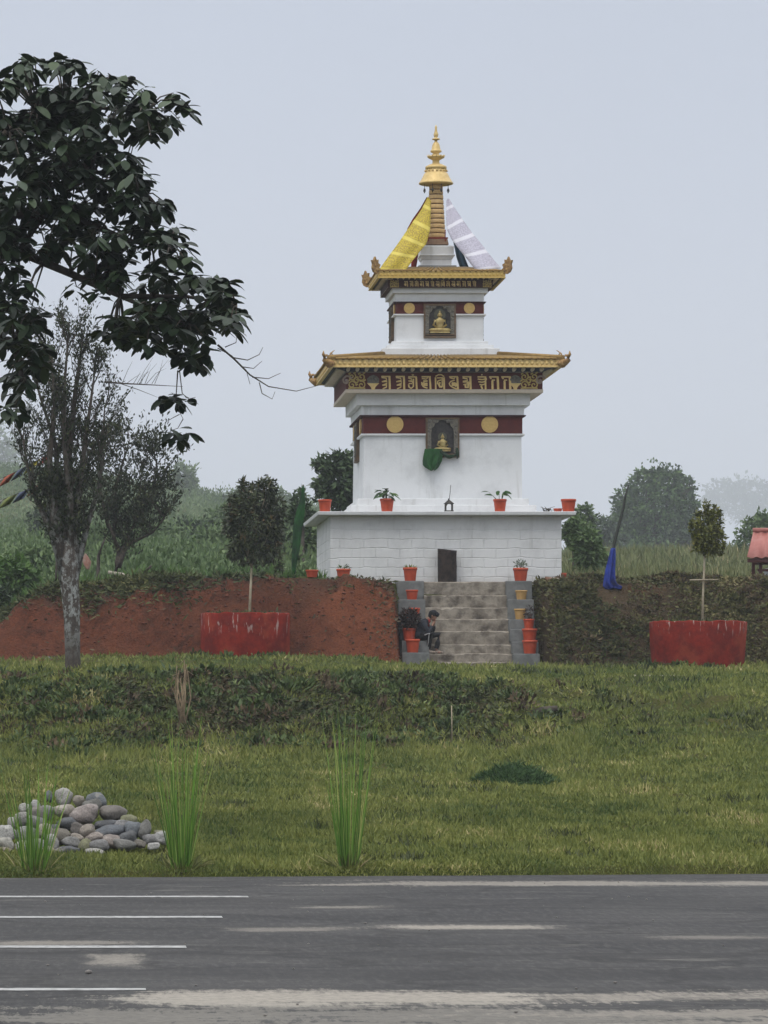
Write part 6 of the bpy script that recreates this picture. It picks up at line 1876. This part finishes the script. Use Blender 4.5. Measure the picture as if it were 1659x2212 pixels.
def crest_gen(ng, n):
    px = ng.uniform(0, 870, n * 2); Y = 108.55 + ng.normal(size=n * 2) * .35; X = (px - XV) / F * Y
    ok = (X < 8.3) & (np.abs(X - X_at(674, 109)) > .3) & (ng.random(n * 2) < np.clip(.25 + .6 * wave(X, Y, .8, 41) + .5 * (X < 2.6) - .25 * (X > 3.4), .03, 1))
    return X[ok][:n], Y[ok][:n]
scatter('crest_weeds', 9000, crest_gen, lambda ng, X, Y: ng.uniform(.06, .30, len(X)), lambda ng, X, Y: ng.uniform(.02, .07, len(X)), LEAF_VINE, 22, .02, flat)
def scar_gen(ng, n):
    px = ng.uniform(100, 866, n * 3); Y = ng.uniform(105.6, 108.8, n * 3); X = (px - XV) / F * Y
    near = smooth((X - 7.2) / 1.0)
    low = 1 - smooth((Y - 106.0) / .8)
    ok = (X < 8.4) & (ng.random(n * 3) < .02 + .35 * near + .45 * low * (wave(X, Y, 1.0, 43) > 0))
    return X[ok][:n], Y[ok][:n]
scatter('fallen_leaves', 7000, scar_gen, lambda ng, X, Y: ng.uniform(.05, .17, len(X)), lambda ng, X, Y: ng.uniform(.03, .07, len(X)), LEAF_DRY, 23, .02, flat)

def herb_clumps(name, nc, per, gen, hgt, L, mat, seed):
    ng = np.random.default_rng(seed)
    X, Y = gen(ng, nc); nc = len(X)
    hh = hgt * ng.uniform(.4, 1.5, nc)
    w = np.repeat(np.arange(nc), per); k = len(w)
    u = unit(ng.normal(size=(k, 3))) * ng.random((k, 1)) ** .4
    u[:, 2] = np.abs(u[:, 2])
    P = np.stack([X[w], Y[w], H(X, Y)[w]], 1) + u * np.stack([hh * 1.3, hh * 1.3, hh], 1)[w]
    D = u + ng.normal(size=(k, 3)) * .6 + np.array([0, -.2, .35]); N = ng.normal(size=(k, 3)) * .6 + np.array([0, -.5, .8])
    LL = L * (.5 + ng.random(nc))[w] * ng.uniform(.7, 1.2, k)
    v, f, ids = leaves(P, D, N, LL, LL * .42, fold=.12)
    return tag(np_mesh(name, v, f, mat, None, ((.65 * ng.random(nc))[w] + .35 * ng.random(k))[ids]), kind='stuff')
HERB = LM('bank_herb_leaf', (.022, .045, .012), (.085, .125, .032), (.20, .24, .08), .55)
herb_clumps('bank_herbs', 420, 60, bank_gen(23), .16, .12, HERB, 41)
def around(ng, n):
    k = n // 2
    a = np.concatenate([ng.uniform(3.3, 6.1, k), ng.uniform(2.9, 5.0, n - k)])
    cx = np.concatenate([np.full(k, PL1[0]), np.full(n - k, PL2[0])]); cyy = np.concatenate([np.full(k, PL1[1]), np.full(n - k, PL2[1])])
    r_ = 1.16 + .22 * ng.random(n)
    return cx + r_ * np.cos(a), cyy + r_ * np.sin(a)
herb_clumps('planter_foot_herbs', 46, 40, around, .12, .10, HERB, 48)
herb_clumps('bank_dry_herbs', 110, 45, bank_gen(27), .17, .12, LEAF_DRY, 42)
herb_clumps('slope_herbs', 170, 40, face_gen(35), .09, .11, COVER, 43)
herb_clumps('slope_dry_herbs', 110, 40, face_gen(37), .09, .11, LEAF_DRY, 44)
ngc = np.random.default_rng(3)
nk = 900
pxc = ngc.uniform(60, 862, nk); Yc = ngc.uniform(105.7, 108.9, nk); Xc = (pxc - XV) / F * Yc
b = MB()
for x_, y_ in zip(Xc, Yc):
    if x_ > 8.3: continue
    r_ = float(ngc.uniform(.012, .06)) * (1.5 if y_ < 106.4 else 1)
    p_ = Vector((float(x_), float(y_), Hs(x_, y_) + r_ * .2))
    dv = [Vector(d_) * r_ * float(ngc.uniform(.6, 1.3)) for d_ in ((1, 0, 0), (-1, 0, 0), (0, 1, 0), (0, -1, 0), (0, 0, .8), (0, 0, -.8))]
    b.add([p_ + d_ for d_ in dv], [(0, 2, 4), (2, 1, 4), (1, 3, 4), (3, 0, 4), (2, 0, 5), (1, 2, 5), (3, 1, 5), (0, 3, 5)])
b.build('earth_clods', M('red_clod', (.15, .05, .027), (.09, .034, .022), 6, .97), kind='stuff')
def foot_gen(ng, n):
    m = n * 3
    Yw = 78.2 + ng.normal(size=m) * 1.5; px = ng.uniform(-40, 1300, m); X = (px - XV) / F * Yw; Y = Yw - warp(X)
    ok = ng.random(m) < np.clip(.6 + .6 * wave(X, Y, 1.7, 61), .1, 1)
    return X[ok][:n], Y[ok][:n]
scatter('foot_grass', 17000, foot_gen, lambda ng, X, Y: ng.uniform(.06, .26, len(X)), lambda ng, X, Y: ng.uniform(.012, .032, len(X)), BLADE, 45)
def left_gen(ng, n):
    m = n * 3
    Yw = ng.uniform(78.5, 88, m); X = ng.uniform(-2.2, 1.2, m); Y = Yw - warp(X)
    ok = ng.random(m) < (1 - smooth((X + .3) / 1.4))
    return X[ok][:n], Y[ok][:n]
def bankg_gen(ng, n):
    m = n * 4
    Yw = ng.uniform(78, 88, m); px = ng.uniform(100, 1400, m); X = (px - XV) / F * Yw; Y = Yw - warp(X)
    ok = ng.random(m) < np.clip(wave(X, Y * 1.2, .75, 66) + .35 * wave(X, Y, 2.9, 67) - .05, 0, 1)
    return X[ok][:n], Y[ok][:n]
scatter('bank_turf', 15000, bankg_gen, lambda ng, X, Y: ng.uniform(.05, .2, len(X)), lambda ng, X, Y: ng.uniform(.012, .034, len(X)), BLADE, 47)
scatter('bank_grass', 9000, left_gen, lambda ng, X, Y: ng.uniform(.06, .22, len(X)), lambda ng, X, Y: ng.uniform(.012, .035, len(X)), BLADE, 46)
def slope_gen(ng, n):
    m = n * 5
    Y = ng.uniform(76.5, 104, m); px = ng.uniform(1010, 1720, m); X = (px - XV) / F * Y
    ok = ng.random(m) < np.clip(.8 * wave(X, Y * .8, .9, 51) + .5 * wave(X, Y, 2.6, 52) - .45, .0, 1)
    return X[ok][:n], Y[ok][:n]
scatter('slope_weeds', 7000, slope_gen, lambda ng, X, Y: ng.uniform(.07, .24, len(X)), lambda ng, X, Y: ng.uniform(.015, .05, len(X)), LEAF_VINE, 26, .01)
def tuft_gen(ng, n):
    m = n * 6
    Y = ng.uniform(45.5, 80, m); px = ng.uniform(-40, 1700, m); X = (px - XV) / F * Y
    ok = ng.random(m) < np.clip(wave(X, Y * .6, 1.9, 55) + .6 * wave(X, Y, 5.3, 56) - .75, 0, 1)
    return X[ok][:n], Y[ok][:n]
scatter('lawn_tufts', 26000, tuft_gen, lambda ng, X, Y: ng.uniform(.05, .17, len(X)), lambda ng, X, Y: ng.uniform(.012, .03, len(X)), LEAF_VINE, 27, .0)
# dark leafy shrub hanging over the bank at left, low heap of cut grass on the lawn
dW = 80.0
WS = simple_tree('bank_shrub', at(215, 1600, dW), [pxblob(150, 1540, 55, 34, dW + 2.5), pxblob(205, 1575, 60, 32, dW + 1), pxblob(250, 1600, 60, 26, dW + .3), pxblob(120, 1510, 34, 24, dW + 3.6)], 3000, .15, LM('dull_green_leaf', (.018, .045, .018), (.05, .095, .04), (.10, .15, .08), .5), 'sprawling dark green leafy shrub hanging over the bank at left', 'shrub', None, 71, .03, BARKDK, 8, 2, .35, .2, 10, .075)
hp = at(1118, 1640, 66)
GH = empty('grass_heap', (hp.x, hp.y, Hs(hp.x, hp.y)), 'low dark green heap of cut grass on the lawn below the stairs', 'grass heap')
ng = np.random.default_rng(9)
k = 7000
a = ng.uniform(0, 6.28, k); r_ = np.sqrt(ng.random(k)); X = hp.x + .62 * r_ * np.cos(a) * (1 + .15 * np.sin(3 * a)) - .1 + .1 * r_; Y = hp.y + .8 * r_ * np.sin(a)
Zh = H(X, Y) + .34 * (1 - r_ ** 1.6) ** 1.1 * (1 + .25 * wave(X, Y, 6, 3)) * ng.uniform(.5, 1, k)
D = np.stack([ng.normal(size=k), ng.normal(size=k), ng.uniform(.0, 1.3, k)], 1)
v, f, ids = leaves(np.stack([X, Y, Zh], 1), D, ng.normal(size=(k, 3)) + np.array([0, -.6, .6]), ng.uniform(.06, .18, k), ng.uniform(.008, .022, k))
np_mesh('clippings', v, f, LM('cut_grass', (.018, .048, .016), (.055, .115, .03), (.10, .16, .05), .7), GH, ng.random(k)[ids])

# ------------------------------------------------------------------ dry stalks, stake, rotten log on the bank
rs = random.Random(14)
dK = 81.2
b = MB(); base = at(396, 1572, dK); base.z = Hs(base.x, dK)
for k in range(16):
    top_ = at(388 + rs.uniform(-8, 18), 1470 + rs.uniform(-62, 40), dK)
    mid = base.lerp(top_, .55) + Vector((rs.uniform(-.1, .1), 0, 0))
    b.tube([base + Vector((rs.uniform(-.09, .09), rs.uniform(-.05, .05), -.03)), mid, top_, top_ + Vector((rs.uniform(-.14, .14), 0, rs.uniform(-.2, -.02)))], [.018, .014, .011, .008], 4)
b.build('dried_stalks', M('straw', (.34, .26, .16), (.22, .16, .10), 9, .9), loc=base, label='clump of dry brown stalks on the bank behind the tall grass', cat='dry plant')
p0 = at(976, 1596, 80.5)
MB().tube([at(976.5, 1600, 80.5), at(975.5, 1524, 80.5)], [.015, .012], 6).build('stake', WOODPALE, loc=p0, label='pale thin stake standing at the foot of the planted bank', cat='stake')
b = MB(); b.tube([at(1146, 1541, 83), at(1172, 1534, 83), at(1204, 1530, 83)], [.06, .07, .055], 8)
b.build('rotten_log', BARKDK, loc=at(1172, 1536, 83), label='dark rotten log end lying where the bank meets the grass slope', cat='log')
b = MB()
for k in range(5):
    x0_ = 1370 + 22 * k
    z0_ = lambda px, py_: at(px, py_, 95)
    pA, pB, pC = z0_(x0_, 1468 + 4 * (k % 2)), z0_(x0_ + 18, 1474), z0_(x0_ + 40, 1466 + 6 * (k % 3))
    for p_ in (pA, pB, pC): p_.z = Hs(p_.x, p_.y) + .05
    b.tube([pA, pB, pC], [.02, .018, .01], 5)
b.build('fallen_twigs', DEADWOOD, loc=at(1420, 1470, 95), label='dry fallen twigs on the grass slope below the right planter', cat='twigs')
p0 = at(104, 1393, 105.3); p0.z = Hs(p0.x, p0.y) + .03
MB().ball(p0, .09, 8, 1.1, .8, .55).build('pale_rock', GREYSTONE, loc=p0, label='small pale rock on the bare earth left of the lichen tree', cat='rock')
p0 = at(148, 1455, 86.0); p0.z = Hs(p0.x, p0.y) + .05
MB().ball(p0, .06, 8, 1.5, .8, .5).build('pale_rock', GREYSTONE, loc=p0, label='small pale rock at the foot of the lichen tree', cat='rock')

# ------------------------------------------------------------------ tall grass clumps along the road
STRAWY = LM('dry_grass_blade', (.08, .11, .025), (.20, .20, .07), (.38, .31, .16), rough=.7)
def clump(px, base_py, hpx, wtop, wbase, n, label, seed):
    ng = np.random.default_rng(seed)
    d = 44.35 + .15 * X_at(px, 44.3)
    x = X_at(px, d); z = Hs(x, d)
    root = empty('tall_grass_clump', (x, d, z), label, 'grass clump', 'tall grass clumps along the road')
    k_ = d / F
    a = ng.uniform(0, 6.28, n); r_ = wbase / 2 * k_ * np.sqrt(ng.random(n))
    P = np.stack([x + r_ * np.cos(a), d + r_ * np.sin(a) * .8, np.full(n, z - .02)], 1)
    L = hpx * k_ * np.where(ng.random(n) < .55, ng.uniform(.5, 1.0, n), ng.uniform(.15, .6, n))
    lean = ng.random(n) ** .75 * wtop / hpx * .62
    D = np.stack([np.cos(a) * lean + ng.normal(size=n) * .02, np.sin(a) * lean, np.ones(n)], 1)
    N = np.stack([ng.normal(size=n) * .5, -np.ones(n), ng.normal(size=n) * .1], 1)
    v, f, ids = leaves(P, D, N, L, ng.uniform(.006, .0135, n), [(0, .8), (.2, 1), (.4, 1), (.6, .8), (.8, .5), (1, .02)], .06, .15)
    bend = (v[:, 2] - z) / (hpx * k_)
    v[:, 0] += .10 * bend ** 2 * np.sin(np.repeat(ng.uniform(0, 6.28, n), 18)); v[:, 1] += .06 * bend ** 2
    np_mesh('blades', v, f, REED, root, ng.random(n)[ids], True)
    m = 70
    a = ng.uniform(0, 6.28, m); r_ = wbase / 2 * k_ * (.5 + .9 * ng.random(m))
    P = np.stack([x + r_ * np.cos(a), d + r_ * np.sin(a) * .8, np.full(m, z - .02)], 1)
    D = np.stack([np.cos(a) * ng.uniform(.2, 1.1, m), np.sin(a) * .5, ng.uniform(.5, 1.2, m)], 1)
    v, f, ids = leaves(P, D, np.stack([ng.normal(size=m) * .5, -np.ones(m), ng.normal(size=m) * .3], 1), ng.uniform(.12, .5, m), ng.uniform(.006, .014, m), [(0, .8), (.3, 1), (.6, .8), (.8, .5), (1, .02)], .35, .15)
    np_mesh('dry_blades', v, f, STRAWY, root, ng.random(m)[ids], True)
clump(72, 1890, 285, 125, 54, 95, 'tall grass clump at far left in front of the stone pile', 81)
clump(393, 1890, 400, 135, 42, 95, 'tall grass clump at the right end of the stone pile', 82)
clump(752, 1893, 410, 115, 42, 88, 'tall grass clump standing alone on the open lawn edge', 83)

# ------------------------------------------------------------------ heap of river stones
PAL = {'grey': (.24, .235, .22), 'pale': (.42, .405, .37), 'beige': (.37, .33, .275), 'pink': (.35, .30, .265), 'tan': (.31, .27, .215), 'slate': (.12, .125, .135), 'blue': (.165, .18, .20), 'brown': (.20, .18, .155), 'mossy': (.26, .26, .14), 'white': (.50, .49, .45)}
ADJ = {'grey': 'grey', 'pale': 'pale grey', 'beige': 'beige', 'pink': 'pinkish', 'tan': 'tan', 'slate': 'dark slate', 'blue': 'blue grey', 'brown': 'brownish', 'mossy': 'mossy', 'white': 'whitish'}
stones = [(580, 190, 75, 75, 'pale'), (712, 225, 48, 45, 'beige'), (865, 212, 85, 58, 'blue'), (830, 258, 78, 55, 'grey'), (590, 325, 98, 62, 'beige'), (765, 350, 122, 82, 'pink'), (1010, 342, 118, 68, 'brown'), (1165, 398, 72, 46, 'mossy'), (600, 430, 78, 58, 'slate'), (690, 478, 62, 56, 'brown'), (795, 492, 68, 56, 'tan'),
          (950, 440, 105, 36, 'slate'), (1000, 502, 142, 56, 'blue'), (1100, 432, 84, 36, 'grey'), (1200, 492, 76, 76, 'blue'), (1150, 562, 86, 56, 'slate'), (1305, 482, 55, 80, 'grey'), (1380, 572, 82, 42, 'grey'), (1472, 562, 72, 56, 'white'), (1380, 632, 52, 30, 'white'), (560, 552, 78, 66, 'brown'), (690, 557, 58, 38, 'tan'),
          (850, 552, 74, 38, 'pink'), (1010, 587, 78, 58, 'pink'), (1120, 627, 92, 48, 'grey'), (650, 597, 82, 48, 'grey'), (770, 627, 68, 56, 'mossy'), (890, 627, 84, 52, 'grey'), (600, 672, 104, 38, 'slate'), (860, 690, 84, 34, 'pale'), (470, 600, 54, 72, 'pale'), (320, 275, 44, 52, 'pale'), (225, 292, 48, 42, 'white'),
          (440, 185, 28, 48, 'blue'), (200, 382, 64, 62, 'pale'), (320, 422, 84, 62, 'grey'), (110, 420, 38, 48, 'pale'), (40, 522, 92, 72, 'white'), (60, 612, 74, 62, 'pale'), (40, 682, 64, 34, 'tan'), (230, 522, 84, 62, 'grey'), (400, 502, 76, 64, 'beige'), (330, 622, 86, 58, 'grey'), (200, 642, 64, 54, 'pale'), (480, 492, 54, 50, 'slate'), (420, 335, 66, 62, 'grey'), (435, 682, 64, 44, 'tan'), (1440, 522, 50, 32, 'mossy'), (1262, 612, 50, 34, 'brown'), (330, 340, 70, 60, 'brown')]
rowof = lambda zy: 0 if zy < 260 else 1 if zy < 380 else 2 if zy < 475 else 3 if zy < 560 else 4 if zy < 640 else 5
rown = ['top', 'second', 'third', 'fourth', 'fifth', 'lowest']
byrow = {}
for s_ in stones: byrow.setdefault((rowof(s_[1]), s_[4]), []).append(s_)
ordn = ['leftmost', 'second', 'third', 'fourth', 'fifth', 'sixth']
for si, s_ in enumerate(stones):
    zx, zy, rx, ry, c_ = s_
    row = rowof(zy)
    mates = sorted(byrow[(row, c_)]); pos_ = mates.index(s_)
    shape = 'flat ' if rx > 2 * ry else ('upright ' if ry > 1.3 * rx else '')
    if len(mates) == 1: lab = 'only %s %sriver stone in the %s row of the heap' % (ADJ[c_], shape, rown[row])
    elif pos_ == len(mates) - 1: lab = '%s %sriver stone, rightmost of its colour in the %s row of the heap' % (ADJ[c_], shape, rown[row])
    else: lab = '%s %sriver stone, %s from left of its colour in the %s row' % (ADJ[c_], shape, ordn[pos_].replace('leftmost', 'first'), rown[row])
    d = 46.95 + max(0, (690 - zy)) / 560 * 1.15 + .04 * math.sin(si * 2.3)
    k_ = d / F * .2396
    c0 = at(zx * .2396, 1676.3 + .2396 * zy, d)
    bm = bmesh.new(); bmesh.ops.create_icosphere(bm, subdivisions=3, radius=1)
    rs = random.Random(si * 7 + 1); off = Vector((rs.uniform(0, 50), rs.uniform(0, 50), rs.uniform(0, 50)))
    for v_ in bm.verts:
        p = v_.co.copy()
        w = 1 + .34 * mnoise.noise(p * .9 + off) + .14 * mnoise.noise(p * 2.0 + off) + .03 * mnoise.noise(p * 5 + off)
        p = Vector([math.copysign(abs(t) ** .86, t) for t in p]) * w
        v_.co = p
    xs_ = max(abs(v_.co.x) for v_ in bm.verts); zs_ = max(abs(v_.co.z) for v_ in bm.verts)
    tilt = R(rs.uniform(-12, 12)) if rx < 2 * ry else R(rs.uniform(-5, 8))
    for v_ in bm.verts:
        x, y, z = v_.co.x / xs_ * rx * 1.2 * k_, v_.co.y * (rx + ry) / 2 * k_ * 1.05, v_.co.z / zs_ * ry * 1.2 * k_
        v_.co = (x * math.cos(tilt) - z * math.sin(tilt), y, x * math.sin(tilt) + z * math.cos(tilt))
    for f_ in bm.faces: f_.smooth = True
    me = bpy.data.meshes.new('river_stone'); bm.to_mesh(me); bm.free()
    o = bpy.data.objects.new('river_stone', me); COL.objects.link(o); o.location = c0
    me.materials.append(STONE)
    base_ = PAL[c_]; j = rs.uniform(.88, 1.12)
    o.color = (base_[0] * j, base_[1] * j, base_[2] * j * rs.uniform(.95, 1.05), 1)
    tag(o, lab, 'stone', 'heap of river stones by the road')

# ================================================================== haze
b = MB(); b.box(-2500, 2500, -260, 5000, -3.0, 245)
hz, ht, hp_ = new_mat('haze_air')
ht.nodes.remove(hp_)
pv = nd(ht, 'ShaderNodeVolumePrincipled')
pv.inputs['Color'].default_value = (.88, .92, .99, 1)
pv.inputs['Density'].default_value = .00035
pv.inputs['Anisotropy'].default_value = 0.0
ht.links.new(pv.outputs[0], ht.nodes['Material Output'].inputs['Volume'])
o = b.build('haze', hz, kind='stuff')
